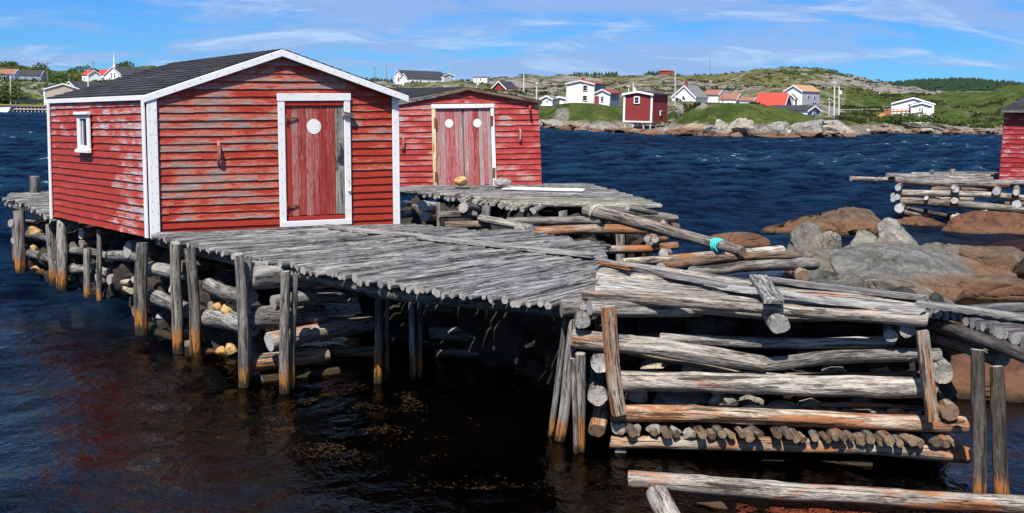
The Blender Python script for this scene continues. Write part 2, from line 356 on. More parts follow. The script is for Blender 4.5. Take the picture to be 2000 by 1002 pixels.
def roof_mat():
    m, t, out = newmat('asphalt_roof')
    gc = nd(t, 'ShaderNodeAttribute', attribute_name='gc').outputs['Vector']
    a = nz(t, vmul(t, gc, (1.2, 3.5, 1)), 1.0, 5, .65, .6); b = nz(t, gc, 120, 3, .7); c = nz(t, vmul(t, gc, (4, 1.2, 1)), 1, 3, .6)
    col = mix(t, smooth(t, a, .35, .68), (.012, .012, .014), (.050, .048, .052))
    col = mix(t, mth(t, 'MULTIPLY', smooth(t, c, .52, .70), .6), col, (.075, .073, .078))
    col = mix(t, mth(t, 'MULTIPLY', b, .5), col, mix(t, b, .01, .07))
    finish(t, out, col, .92, mth(t, 'ADD', b, a), .6, .006, .2); return m
ROOF = roof_mat()
def rock_mat(name, lo, hi, warm, tide=.5, lichen=.4, wet=True, scale=1.0, crackscale=.8, crackamt=.7):
    m, t, out = newmat(name)
    g = nd(t, 'ShaderNodeNewGeometry'); p = g.outputs['Position']; rnd = nd(t, 'ShaderNodeObjectInfo').outputs['Random']
    v = vadd(t, vmul(t, p, (scale,) * 3), nd(t, 'ShaderNodeCombineXYZ', {0: mth(t, 'MULTIPLY', rnd, 50.0)}).outputs[0])
    n1 = nz(t, v, 2.6, 9, .74, .4); n2 = nz(t, v, 16, 7, .75); n3 = nz(t, v, .8, 3, .5)
    vo = nd(t, 'ShaderNodeTexVoronoi', {'Vector': vadd(t, vmul(t, v, (1, 1, 1.6)), nd(t, 'ShaderNodeVectorMath', {0: nd(t, 'ShaderNodeTexNoise', {'Vector': v, 'Scale': 1.8, 'Detail': 4}).outputs['Color'], 1: (.7, .7, .7)}, operation='MULTIPLY').outputs[0]), 'Scale': crackscale}, feature='DISTANCE_TO_EDGE').outputs['Distance']
    crack = mth(t, 'MULTIPLY', smooth(t, vo, .010, .002), smooth(t, n3, .44, .50))
    col = mix(t, smooth(t, n1, .32, .7), lo, hi)
    col = mix(t, mth(t, 'MULTIPLY', smooth(t, n3, .45, .6), .5), col, warm)
    nzl = nd(t, 'ShaderNodeSeparateXYZ', {0: g.outputs['Normal']}).outputs[2]
    li = mth(t, 'MULTIPLY', smooth(t, mth(t, 'ADD', n2, mth(t, 'MULTIPLY', n1, .6)), .86, 1.0), lichen)
    col = mix(t, li, col, (.60, .585, .52))
    col = mix(t, mth(t, 'MULTIPLY', smooth(t, n2, .45, .3), .4), col, tuple(c * .45 for c in lo))
    z = nd(t, 'ShaderNodeSeparateXYZ', {0: p}).outputs[2]
    zz = mth(t, 'ADD', z, mth(t, 'MULTIPLY', mth(t, 'SUBTRACT', n1, .5), -.5 * tide))
    if tide:
        col = mix(t, mth(t, 'MULTIPLY', smooth(t, zz, tide, tide * .55), .85), col, mix(t, n1, (.075, .036, .018), (.20, .10, .05)))
    if wet: col = mix(t, smooth(t, zz, .10, -.02), col, (.030, .021, .013))
    col = mix(t, mth(t, 'MULTIPLY', crack, crackamt), col, (.05, .043, .036))
    finish(t, out, col, .85, mth(t, 'SUBTRACT', mth(t, 'ADD', n1, mth(t, 'MULTIPLY', n2, .35)), mth(t, 'MULTIPLY', crack, crackamt * .8)), .9, .09 / scale, .25); return m
rock_mat('granite', (.060, .057, .050), (.185, .178, .160), (.16, .12, .08), .45, .30)
rock_mat('pale_granite', (.10, .094, .078), (.30, .285, .25), (.20, .15, .10), .25, .8)
rock_mat('warm_granite', (.055, .036, .024), (.165, .105, .066), (.14, .072, .036), .4, .08)
rock_mat('red_granite', (.06, .026, .015), (.17, .075, .038), (.14, .055, .026), .3, .05)
rock_mat('dark_rock', (.012, .010, .007), (.035, .027, .019), (.03, .02, .012), 0, .02)
rock_mat('grey_stone', (.13, .125, .11), (.32, .31, .28), (.26, .22, .16), 0, .3, False, 3.0)
rock_mat('ochre_stone', (.30, .17, .06), (.58, .38, .17), (.50, .26, .09), 0, .2, False, 3.0)
rock_mat('tan_stone', (.24, .20, .14), (.48, .42, .32), (.44, .32, .18), 0, .4, False, 3.0)
rock_mat('shore_granite', (.12, .115, .105), (.31, .295, .27), (.27, .21, .15), .8, .4, True, .35, 1.0)
rock_mat('shore_pale', (.20, .19, .165), (.40, .38, .34), (.34, .27, .19), .7, .6, True, .35, 1.0)
rock_mat('shore_warm', (.17, .13, .095), (.36, .28, .20), (.33, .22, .13), 1.2, .3, True, .35, 1.0)

def terrain_mat():
    m, t, out = newmat('heath')
    g = nd(t, 'ShaderNodeNewGeometry'); p = g.outputs['Position']
    z = nd(t, 'ShaderNodeSeparateXYZ', {0: p}).outputs[2]; nzl = nd(t, 'ShaderNodeSeparateXYZ', {0: g.outputs['Normal']}).outputs[2]
    a = nz(t, p, .045, 6, .65, .4); b = nz(t, p, .22, 6, .7, .3); c = nz(t, p, 1.6, 5, .7); e = nz(t, vadd(t, p, (70, 30, 0)), .07, 5, .65)
    att = nd(t, 'ShaderNodeAttribute', attribute_name='wear').outputs['Fac']     # how lush the ground cover is there
    grass = mix(t, smooth(t, b, .35, .65), (.026, .046, .008), (.085, .105, .022))
    heath = mix(t, smooth(t, b, .32, .68), (.065, .062, .020), (.16, .15, .060))
    rk = mix(t, smooth(t, c, .3, .7), (.12, .105, .09), (.33, .30, .26))
    col = mix(t, smooth(t, mth(t, 'ADD', e, mth(t, 'MULTIPLY', mth(t, 'SUBTRACT', att, .5), .7)), .40, .56), heath, grass)
    rf = mth(t, 'ADD', mth(t, 'MULTIPLY', a, .55), mth(t, 'MULTIPLY', b, .45))
    rf = mth(t, 'SUBTRACT', rf, mth(t, 'MULTIPLY', mth(t, 'SUBTRACT', att, .5), .16))
    col = mix(t, smooth(t, rf, .49, .56), col, rk)
    col = mix(t, smooth(t, nzl, .80, .62), col, rk)
    col = mix(t, mth(t, 'MULTIPLY', smooth(t, c, .5, .34), .55), col, (.02, .03, .008))
    col = mix(t, smooth(t, mth(t, 'ADD', z, mth(t, 'MULTIPLY', b, -1.6)), .9, .3), col, mix(t, smooth(t, c, .35, .65), (.09, .07, .055), (.33, .27, .21)))
    col = mix(t, smooth(t, z, .32, .1), col, (.07, .05, .035))
    finish(t, out, col, .95, mth(t, 'ADD', c, mth(t, 'MULTIPLY', b, 2.0)), .9, .5, .1)
terrain_mat()
def leaf_mat(name, a, b):
    m, t, out = newmat(name); p = nd(t, 'ShaderNodeNewGeometry').outputs['Position']
    n = nz(t, p, 1.7, 4, .7); finish(t, out, mix(t, smooth(t, n, .3, .7), a, b), .8, spec=.15)
leaf_mat('leaf', (.018, .038, .008), (.075, .10, .022)); leaf_mat('spruce', (.012, .028, .016), (.03, .055, .028)); leaf_mat('kelp', (.014, .008, .003), (.06, .032, .010)); leaf_mat('red_weed', (.06, .012, .006), (.17, .04, .015))

def water_mat():
    m, t, out = newmat('sea_water')
    g = nd(t, 'ShaderNodeNewGeometry'); p = g.outputs['Position']; s = nd(t, 'ShaderNodeSeparateXYZ', {0: p})
    n0 = nz(t, p, .22, 3, .5)
    # open water begins beyond the sheltered shallows among the wharves
    dist = mth(t, 'ADD', mth(t, 'ADD', s.outputs[1], mth(t, 'MULTIPLY', s.outputs[0], -.62)), mth(t, 'MULTIPLY', mth(t, 'SUBTRACT', n0, .5), 5.0))
    deep = smooth(t, dist, 15.5, 24.0)
    chop = smooth(t, dist, 13.0, 30.0)
    w1 = nz(t, vmul(t, p, (.95, .7, 1)), 1.0, 3, .6, .6); w2 = nz(t, vmul(t, p, (4.5, 3.6, 1)), 1.0, 4, .62, .5)
    h = mth(t, 'MULTIPLY', mth(t, 'ADD', w2, mth(t, 'MULTIPLY', w1, .8)), mth(t, 'ADD', .03, mth(t, 'MULTIPLY', chop, .075)))
    bump = nd(t, 'ShaderNodeBump', {'Height': h, 'Strength': 1.0, 'Distance': 1.0}).outputs[0]
    body = mix(t, smooth(t, w1, .38, .62), (.0008, .003, .009), (.004, .013, .030))
    body = mix(t, smooth(t, s.outputs[2], .02, .16), body, (.006, .022, .044))
    foam = mth(t, 'MULTIPLY', mth(t, 'MULTIPLY', smooth(t, s.outputs[2], .15, .23), smooth(t, nz(t, vmul(t, p, (1.3, 5.0, 1)), 1.0, 5, .7), .60, .70)), chop)
    dif = nd(t, 'ShaderNodeBsdfDiffuse', {'Color': mix(t, foam, body, (.55, .6, .65))})
    tr = nd(t, 'ShaderNodeBsdfTransparent', {'Color': (.13, .085, .045, 1)})
    gl = nd(t, 'ShaderNodeBsdfGlossy', {'Color': mix(t, deep, (.80, .78, .74), (.42, .55, .78)), 'Roughness': .07, 'Normal': bump})
    fr = nd(t, 'ShaderNodeFresnel', {'IOR': 1.33, 'Normal': bump}).outputs[0]
    base = nd(t, 'ShaderNodeMixShader', {0: deep, 1: tr.outputs[0], 2: dif.outputs[0]})
    f2 = mth(t, 'MULTIPLY', mth(t, 'MULTIPLY', fr, mth(t, 'SUBTRACT', .95, mth(t, 'MULTIPLY', deep, .775))), mth(t, 'SUBTRACT', 1.0, foam))
    ms = nd(t, 'ShaderNodeMixShader', {0: f2, 1: base.outputs[0], 2: gl.outputs[0]})
    t.links.new(ms.outputs[0], out.inputs[0])
water_mat()

# ---------------------------------------------------------------- sea, sea bed, land
def sheet(name, x0, x1, y0, y1, z, mat, nx=1, ny=1, fn=None):
    V, F = [], []
    for j in range(ny + 1):
        for i in range(nx + 1):
            x, y = x0 + (x1 - x0) * i / nx, y0 + (y1 - y0) * j / ny; V.append((x, y, z + (fn(x, y) if fn else 0)))
    for j in range(ny):
        for i in range(nx):
            a = j * (nx + 1) + i; F.append((a, a + 1, a + nx + 2, a + nx + 1))
    return tag(mesh_obj(name, V, F, mat, smooth_ang=180), kind='structure')
def build_sea():
    """wind-roughened sea: finer near the wharves, coarser towards the far shore"""
    g = np.random.default_rng(4); nr, nc = 860, 560
    dd = np.concatenate([[-30, -10, 0, 2.0], 4.0 * (330 / 4.0) ** (np.linspace(0, 1, nr - 8)), [420, 600, 900, 1300]])
    ta = np.tan(np.concatenate([np.radians([-84, -75, -60, -45, -36]), np.linspace(-math.radians(30), math.radians(30), nc - 10), np.radians([36, 45, 60, 75, 84])]))
    ds = np.maximum(dd, 30.0 * (dd < 4) + (dd >= 4) * dd)[:, None]
    X = np.where(dd[:, None] < 4, ta[None, :] * 4.0 * (1 + 40 * (np.abs(ta[None, :]) > .6)), ta[None, :] * np.maximum(dd[:, None], 4)); Y = np.repeat(dd[:, None], nc, 1)
    Z = np.zeros_like(X); wind = math.radians(-62)
    for k in range(64):
        lam = .45 * (5.5 / .45) ** g.random(); a = wind + g.normal(0, .55); amp = .0105 * lam ** .85; kk = 2 * math.pi / lam
        ph = kk * (X * math.cos(a) + Y * math.sin(a)) + g.random() * 6.283; Z += amp * (np.sin(ph) + .25 * np.sin(2 * ph + 1.1)) * np.clip((lam * 340 / np.maximum(Y, 5) - .9) / 2, 0, 1)
    gust = .75 + .5 * np.sin(X * .11 + .7 * np.sin(Y * .06)) * np.sin(Y * .09 + 1 + np.sin(X * .05))
    q = np.clip((Y - .62 * X - 12.0) / 16.0, 0, 1); q = q * q * (3 - 2 * q); Z *= (.15 + .85 * q) * np.where(q > .3, gust, 1) * 1.0
    V = np.stack([X, Y, Z], -1).reshape(-1, 3).astype('f'); n1, n2 = nr, nc
    idx = np.arange(n1 * n2).reshape(n1, n2); Fq = np.stack([idx[:-1, :-1], idx[:-1, 1:], idx[1:, 1:], idx[1:, :-1]], -1).reshape(-1, 4)
    me = bpy.data.meshes.new('water'); me.vertices.add(len(V)); me.vertices.foreach_set('co', V.ravel()); me.loops.add(Fq.size); me.loops.foreach_set('vertex_index', Fq.ravel().astype('i'))
    me.polygons.add(len(Fq)); me.polygons.foreach_set('loop_start', np.arange(0, Fq.size, 4, dtype='i')); me.polygons.foreach_set('loop_total', np.full(len(Fq), 4, 'i')); me.update(calc_edges=True); me.validate()
    me.polygons.foreach_set('use_smooth', np.ones(len(me.polygons), bool)); me.materials.append(MATS['sea_water'])
    o = bpy.data.objects.new('water', me); COL.objects.link(o); tag(o, kind='structure')
build_sea()
def bed(x, y):
    return .35 * noise.noise((x * .35, y * .35, 0)) + .15 * noise.noise((x * 1.3, y * 1.3, 4)) - .02 * max(0, y - .62 * x - 11) ** 1.5
sheet('seabed', -60, 60, -12, 70, -.85, MATS['dark_rock'], 120, 82, bed)

SHX = [-900, 0, 110, 250, 500, 760, 1058, 1110, 1220, 1300, 1450, 1600, 1670, 1692, 1790, 1950, 2100, 2900]
SHY = [218, 218, 218, 219, 232, 245, 252, 256, 262, 265, 268, 268, 266, 262.5, 262, 264, 268, 275]
SHD = [gz(x, y).y for x, y in zip(SHX, SHY)]
def shore_d(px): return float(np.interp(px, SHX, SHD))
TC = [(1060,180,206),(1130,183,199),(1210,182,206),(1265,142,252),(1340,160,212),(1400,158,206),(1460,160,206),(1520,158,211),(1560,150,228),(1620,155,228),(1680,165,236),
 (1360,205,204),(1440,205,205),(1515,198,209),(1575,208,206),(1580,178,224),(1640,190,224),(1700,220,217),(1700,300,189),(1760,300,189),(1790,182,235),(1850,190,241),(1900,180,247),(1880,230,218),
 (1950,220,208),(2000,230,184),(2000,280,164),(2150,280,150),(2400,280,140),(1900,300,186),(1960,300,172),
 (1030,420,150),(1100,450,150),(1200,450,150),(1300,420,148),(1350,425,150),(1400,430,150),(1440,420,147),(1480,400,139),(1520,400,134),(1560,400,134),(1600,400,139),(1650,400,156),(1690,420,162),(1750,420,172),(1800,400,180),(1850,380,183),
 (1040,260,188),(1120,260,190),(1200,270,184),(1300,270,182),(1400,280,180),(1500,290,172),(1560,300,167),(1640,300,178),(1000,300,180),(1250,350,165),(1100,350,168),(1400,350,165),(1540,350,152),
 (0,300,166),(60,310,162),(100,330,152),(0,420,131),(60,420,132),(110,430,141),(170,430,139),(270,420,132),(400,430,140),(600,430,150),(760,430,164),(850,420,163),(920,420,161),(970,420,155),
 (80,258,207),(150,262,203),(250,300,168),(-300,420,128),(-300,260,188),(0,255,190),(830,350,169),(700,300,180),(940,350,165),(760,260,197),(880,260,190),(985,230,184),(215,330,163),(170,318,163),(50,330,161)]
TC3 = [(px, d, at(px, py, d).z) for px, d, py in TC]
for px in range(-900, 3000, 150): TC3 += [(px, 650, -2), (px, 1150, -4)]
TA = np.array([(p / 75.0, math.log(d) * 9, z) for p, d, z in TC3])
def land_z(px, d):
    q = ((TA[:, 0] - px / 75.0) ** 2 + (TA[:, 1] - math.log(d) * 9) ** 2 + .02) ** -1.9
    return float((q * TA[:, 2]).sum() / q.sum())
def lush(px, d):
    sd = shore_d(px)
    if px < 700: return .75
    if px > 1640: return .95 - .5 * min(1, max(0, (d - 320) / 60)) - (.55 if px < 1860 and d > 330 else 0)
    if d < sd * 1.3: return .95 if px < 1225 or 1400 < px < 1580 else .55
    if px > 1480 and d > 360: return .62
    return .40
def build_land():
    cols = list(range(-800, 2801, 7)); rows = 105; V, F, W = [], [], []
    for px in cols:
        sd = shore_d(px) + 2.5 * noise.noise((px * .02, 0, 0)) + 1.5 * noise.noise((px * .07, 3, 0))
        tx = (px - 1000) / FPX
        for k in range(rows):
            u = k / (rows - 1); d = sd * (.965 + .035 * min(1, u * 18)) * (1150 / sd) ** (max(0, u - .055) / .945)
            b = max(0, min(1, (d - sd) / (sd * .10))); b = b * b * (3 - 2 * b)
            x = tx * d
            z = land_z(px, d)
            nn = 1.9 * noise.noise((x * .025, d * .025, 0)) + 1.0 * noise.noise((x * .09, d * .06, 2)) + .55 * noise.noise((x * .35, d * .2, 5))
            z = z * b + nn * b * (1 if d > 230 else .45) + (.9 * abs(noise.noise((x * .2, d * .2, 9))) if 0 < b < 1 else 0) * (1 - b) - (1.2 if d < sd - .5 else 0)
            V.append((x, d, z)); W.append(lush(px, d))
    for i in range(len(cols) - 1):
        for k in range(rows - 1):
            a = i * rows + k; F.append((a, a + rows, a + rows + 1, a + 1))
    tag(mesh_obj('hills', V, F, MATS['heath'], wear=W, smooth_ang=180), kind='structure')
build_land()
# dark wooded hill far behind
def forest_hill():
    prof = [(1560, 176), (1690, 163), (1740, 158), (1790, 154.5), (1830, 153.5), (1870, 156), (1920, 162), (2000, 168), (2150, 176)]
    X = np.array([p[0] for p in prof]); Y = np.array([p[1] for p in prof]); V, F, W = [], [], []
    cols = list(range(1540, 2180, 6)); rows = 16
    for px in cols:
        top = at(px, float(np.interp(px, X, Y)), 900).z
        for k in range(rows):
            u = k / (rows - 1); d = 640 + 420 * u; x = (px - 1000) / FPX * 900
            V.append((x, d, top * math.sin(min(1, u * 1.6) * math.pi / 2) * (1 if u < .65 else 1 - (u - .65)) - 3)); W.append(.9)
    for i in range(len(cols) - 1):
        for k in range(rows - 1):
            a = i * rows + k; F.append((a, a + rows, a + rows + 1, a + 1))
    o = mesh_obj('wooded_hill', V, F, MATS['spruce'], smooth_ang=180); tag(o, kind='structure')
    r = random.Random(3); TV, TF = [], []
    def spruce(x, y, z, h, w):
        b = len(TV); n = 6
        for lay in range(3):
            b = len(TV); zz = z + h * (.05 + .28 * lay); ww = w * (1 - .28 * lay); a0 = r.random() * 6
            for j in range(n):
                a = a0 + j * 6.283 / n; q = ww * r.uniform(.7, 1.2); TV.append((x + q * math.cos(a), y + q * math.sin(a), zz - h * .04))
            TV.append((x, y, zz + h * .42))
            for j in range(n): TF.append((b + j, b + (j + 1) % n, b + n))
    for _ in range(4200):
        i = r.randrange(len(cols)); k = r.randrange(2, 12); v = V[i * rows + k]
        spruce(v[0] + r.uniform(-2, 2), v[1] + r.uniform(-12, 12), v[2], r.uniform(2.6, 4.6), r.uniform(1.8, 3.0))
    for (a, b, d) in ((775, 800, 425), (700, 765, 425), (1112, 1195, 455), (1255, 1282, 430)):
        for _ in range(int((b - a) * 1.3)):
            px = r.uniform(a, b); z = land_z(px, d); spruce((px - 1000) / FPX * d, d + r.uniform(-4, 4), z - .5, r.uniform(1.6, 3.4), r.uniform(.7, 1.2))
    tag(mesh_obj('spruce_forest', TV, TF, MATS['spruce']), 'dark spruce wood covering the far hill', 'forest', kind='stuff')
forest_hill()
def shrubs():
    r = random.Random(5); V, F = [], []
    def clump(c, rx, rz, n, s):
        for _ in range(n):
            a = r.uniform(0, 6.283); e = math.asin(r.uniform(-.2, 1)); q = r.uniform(.65, 1.08)
            p = Vector((c[0] + rx * q * math.cos(a) * math.cos(e), c[1] + rx * q * math.sin(a) * math.cos(e), c[2] + rz * q * math.sin(e)))
            t1 = Vector((r.gauss(0, 1), r.gauss(0, 1), r.gauss(0, 1))).normalized() * s; t2 = t1.orthogonal().normalized() * s * .7
            b = len(V); V.extend([p - t1, p + t2, p + t1, p - t2]); F.append((b, b + 1, b + 2, b + 3))
    spots = []
    for _ in range(150): spots.append((r.uniform(-60, 260), r.uniform(252, 400), r.uniform(1.2, 3.0)))
    for _ in range(60): spots.append((r.uniform(-30, 125), r.uniform(250, 300), r.uniform(1.5, 3.2)))
    for px in (1742, 1752, 1760, 1770, 1780, 1790, 1800, 1810): spots.append((px + r.uniform(-4, 4), 172 + r.uniform(-2, 2), r.uniform(.7, 1.5)))
    for _ in range(40): spots.append((r.uniform(1650, 1950), r.uniform(168, 176), r.uniform(.4, .8)))
    for px, d, s in spots:
        if 40 < px < 200 and d < 282: continue
        if px < 300 and 285 < d < 335: s = min(s, 1.0)
        if px < 300 and d >= 335: s = min(s, 2.0)
        if px < 120 and d < 252: continue
        z = land_z(px, d); clump(((px - 1000) / FPX * d, d, z), s * 1.2, s, 130, .22 * s ** .5)
    tag(mesh_obj('undergrowth', V, F, MATS['leaf']), 'dense green shrubs growing between the houses', 'shrubs', kind='stuff')
shrubs()
def scrub():
    """low crowberry and juniper cushions over the hills"""
    r = random.Random(15); V, F = [], []
    for _ in range(3400):
        px = r.uniform(760, 2050); sd = shore_d(px); d = sd * 1.12 + (440 - sd) * r.random() ** 1.3; x = (px - 1000) / FPX * d
        if noise.noise((x * .03, d * .03, 8)) < -.05 or (1470 < px < 1625 and d < 206) or (1330 < px < 1480 and 165 < d < 206) or (1690 < px < 1835 and d < 200) or (1040 < px < 1225 and d < 200): continue
        z = land_z(px, d) + 1.9 * noise.noise((x * .025, d * .025, 0)) * (1 if d > 230 else .45) + 1.0 * noise.noise((x * .09, d * .06, 2)) * (1 if d > 230 else .45); s = r.uniform(.3, .85)
        for _ in range(9):
            a = r.uniform(0, 6.283); q = s * r.uniform(.1, 1.3); p = Vector((x + q * math.cos(a) * 1.4, d + q * math.sin(a), z + s * .45 * r.random())); t1 = Vector((r.gauss(0, 1), r.gauss(0, 1), r.gauss(0, .5))).normalized() * s * .5; t2 = Vector((0, -.3, 1)) * s * .4
            b = len(V); V.extend([p - t1, p + t1, p + t1 * .6 + t2, p - t1 * .6 + t2]); F.append((b, b + 1, b + 2, b + 3))
    tag(mesh_obj('scrub_vegetation', V, F, MATS['heath_scrub']), 'low dark scrub dotted over the far hills', 'scrub', kind='stuff')
leaf_mat('heath_scrub', (.020, .030, .010), (.075, .072, .028))
scrub()
# ---------------------------------------------------------------- boulders of the far shore
def shore_boulders():
    r = random.Random(11)
    big = [(1395,1432,238,264,'shore_pale'),(1425,1470,232,263,'shore_pale'),(1450,1500,246,266,'shore_granite'),(1485,1545,241,268,'shore_pale'),(1540,1610,236,264,'shore_granite'),(1590,1668,238,266,'shore_pale'),
           (1318,1352,204,232,'shore_granite'),(1352,1400,205,240,'shore_granite'),(1322,1375,243,264,'shore_warm'),(1365,1402,246,266,'shore_granite'),(1300,1336,250,266,'shore_warm'),(1200,1262,250,264,'shore_warm'),
           (1255,1300,254,266,'shore_warm'),(1150,1205,243,261,'shore_granite'),(1060,1110,237,256,'shore_granite'),(1095,1125,240,258,'shore_granite'),(1130,1155,232,241,'shore_granite'),(1556,1610,258,270,'shore_warm'),(1440,1560,258,270,'shore_warm'),(1455,1475,205,216,'shore_granite')]
    looks = {'shore_pale': 'pale lichen-covered', 'shore_granite': 'grey granite', 'shore_warm': 'tan weathered'}
    where = lambda x: 'beside the red shed on stilts' if 1190 < x < 1345 else 'below the white two-storey house' if x < 1200 else 'below the grassy knoll' if x < 1480 else 'below the dark low-roofed house'
    for i, (x0, x1, y0, y1, m) in enumerate(big):
        px = (x0 + x1) / 2; d = shore_d(px) + max(0, (262 - y1)) * .55 + 1.0
        rock_px('shore_boulder', x0, x1, y0, y1, d, MATS[m], 100 + i, f'{looks[m]} boulder {where(px)}', 'boulders along the far shore', depth=.8, sub=4, cuts=12, deep=(.42, .85), rough=.16, sink=.5)
    for i in range(130):
        px = r.uniform(1050, 1680) if i < 84 else r.uniform(1680, 1960); d = shore_d(px) + r.uniform(-1.0, 4.0); w = r.uniform(4, 13) if i < 84 else r.uniform(3, 9)
        b = gz(px, 250); py = 501 - 0; y1 = at_y(px, d, 0) - r.uniform(0, 7); h = w * r.uniform(.5, .9); m = r.choice(['shore_pale', 'shore_granite', 'shore_warm'])
        far = px > 1680
        rock_px('shore_boulder', px - w, px + w, y1 - h, y1, d, MATS[m], 300 + i, ('small ' + looks[m] + ' boulder ' + ('below the white bungalow' if far else where(px))), 'boulders along the far shore', depth=.9, sub=3, cuts=9, deep=(.45, .88), rough=.16, sink=.6)
def at_y(px, d, z):
    lo, hi = 100.0, 900.0
    for _ in range(40):
        m = (lo + hi) / 2
        if at(px, m, d).z > z: lo = m
        else: hi = m
    return lo
shore_boulders()

# ---------------------------------------------------------------- houses across the water
def prism(name, pts, ext, mat, parent):
    """a flat outline pushed along ext"""
    n = len(pts); V = [Vector(p) for p in pts] + [Vector(p) + ext for p in pts]
    F = [tuple(range(n))[::-1], tuple(range(n, 2 * n))] + [(i, (i + 1) % n, n + (i + 1) % n, n + i) for i in range(n)]
    base = sum(V, Vector()) / len(V)
    o = mesh_obj(name, [v - base for v in V], F, mat, parent, base)
    bm = bmesh.new(); bm.from_mesh(o.data); bmesh.ops.recalc_face_normals(bm, faces=bm.faces); bm.to_mesh(o.data); bm.free(); return o
def house(name, label, cx, cy, d, gpx, spx, wall, rise, ang, wm, rm, cat='house', group='houses across the water', win=(), trim='house_white', chimney=None, sidemat=None, over=.25, legs=False, eave=.0, foundation=1.8):
    a = R(ang); s = d / FPX; o = at(cx, cy, d)
    w, l = abs(gpx) * s / math.cos(a), abs(spx) * s / math.sin(a)
    g = Vector((math.copysign(math.cos(a), gpx), math.sin(a), 0)); sd = Vector((math.copysign(math.sin(a), spx), math.cos(a), 0))
    H, Rz = wall * s, rise * s; up = Vector((0, 0, 1)); root = thing(name, o, label, cat, group)
    P = lambda u, v, q=0: o + g * (u * w) + up * (v * H) + sd * (q * l)
    pts = [P(0, 0) - up * foundation, P(1, 0) - up * foundation, P(1, 1), o + g * (w * .5) + up * (H + Rz), P(0, 1)] if not legs else [P(0, 0), P(1, 0), P(1, 1), o + g * (w * .5) + up * (H + Rz), P(0, 1)]
    wall_o = prism('wall', pts, sd * l, MATS[wm], root)
    if sidemat:   # second colour for the side wall; painted shade on the two-storey house
        q = .03; pt = [P(0, -.0) - up * foundation, P(0, 1), P(0, 1, 1), P(0, 0, 1) - up * foundation]; prism('side_tone_sheet', [p - g * .002 for p in pt], -g * .05, MATS[sidemat], root)
    th = .16; ap = o + g * (w * .5) + up * (H + Rz + .02)
    for e in (0, 1):
        ev = P(e, 1) + up * .02; out = (ev - ap).normalized(); ev = ev + out * over
        f = sd * -over
        nrm = up * th
        prism('roof', [ap + f, ev + f, ev + f + nrm, ap + f + nrm], sd * (l + 2 * over), MATS[rm], root)
        prism('fascia_board', [ap + f * 1.25 - up * .12, ev + f * 1.25 - up * .12, ev + f * 1.25 + nrm * .8, ap + f * 1.25 + nrm * .8], sd * over * .22, MATS[trim], root)
    for (face, u0, u1, v0, v1) in win:
        dark = face.isupper(); face = face.lower()
        q = (lambda u, v: P(u, v)) if face == 'g' else (lambda u, v: P(0, v, u)); nrm = (-sd if face == 'g' else -g)
        e = .09
        prism('window' if not dark else 'door', [q(u0, v0) + nrm * .002, q(u1, v0) + nrm * .002, q(u1, v1) + nrm * .002, q(u0, v1) + nrm * .002], nrm * (.13 if face == 'g' else .09), MATS[trim if not dark else 'roof_maroon'], root)
        wo = root.children[-1]
        if not dark:
            du, dv = (u1 - u0) * .17, (v1 - v0) * .13; um = (u0 + u1) / 2; vm = (v0 + v1) / 2
            cells = [(u0 + du, u1 - du, v0 + dv, vm - dv * .25), (u0 + du, u1 - du, vm + dv * .25, v1 - dv)]
            for (a0, a1, b0, b1) in cells:
                prism('pane', [q(a0, b0) + nrm * .135, q(a1, b0) + nrm * .135, q(a1, b1) + nrm * .135, q(a0, b1) + nrm * .135], nrm * .02, MATS['window_glass'], wo)
    for e in (0, 1):
        p = P(e, 0 if legs else -.0); prism('corner_board', [p - sd * .05 + g * (-.06 if e == 0 else .06), p - sd * .05 + g * (.22 if e == 0 else -.22), p - sd * .05 + g * (.22 if e == 0 else -.22) + up * H, p - sd * .05 + g * (-.06 if e == 0 else .06) + up * H], -sd * .04, MATS[trim], root)
    if chimney:
        c = ap + sd * (l * chimney[0]); prism('chimney', [c + Vector((-.3, -.3, -.4)), c + Vector((.3, -.3, -.4)), c + Vector((.3, .3, -.4)), c + Vector((-.3, .3, -.4))], up * chimney[1], MATS['roof_maroon'], root)
    return root, P
W4 = [('g', .22, .42, .58, .95), ('g', .22, .42, .02, .36)]
house('two_storey_house', 'white two-storey house with maroon trim on the grassy bank', 1160, 198, 185, -52, 26, 33, 6, 25, 'house_white', 'roof_maroon', win=W4 + [('s', .55, .75, .6, .9)], sidemat='house_slate', chimney=(.2, .9), trim='house_cream')  # blue-grey side sheet: the wall's shade put into its colour
house('porch_annex', 'white lean-to annex with red door beside the two-storey house', 1191, 203, 180, -28, 21, 20, 7, 28, 'house_white', 'roof_maroon', win=[('G', .72, 1.0, .0, .75), ('g', .4, .6, .2, .75)], sidemat='house_slate', trim='house_cream')
_, PS = house('stilt_shed', 'dark red shed with white corner boards standing on stilts over the shore', 1273, 238, 138, -51, 37, 52, 5, 35, 'house_red', 'roof_black', 'shed', 'waterside sheds', win=[('g', .44, .64, .66, .93), ('s', .50, .64, .24, .42)], legs=True)
sroot = bpy.data.objects[[o.name for o in bpy.data.objects if o.name.startswith('stilt_shed')][0]]
for (u, q) in ((0.04, .02), (.33, .05), (.66, .05), (.95, .02), (.05, .35), (.05, .65), (.05, .97), (.5, .5), (.9, .6)):
    p = PS(u, 0, q); log('stilt', p + Vector((rng.uniform(-.1, .1), 0, 0)), p + Vector((rng.uniform(-.4, .4), rng.uniform(-.2, .2), -2.6)), .09, .10, MATS['pole_wood'], sroot, seg=4, sides=6)
prism('sill_board', [PS(-.02, -.03, -.01), PS(1.02, -.03, -.01), PS(1.02, .02, -.01), PS(-.02, .02, -.01)], Vector((-.02, -.05, 0)), MATS['house_white'], sroot)
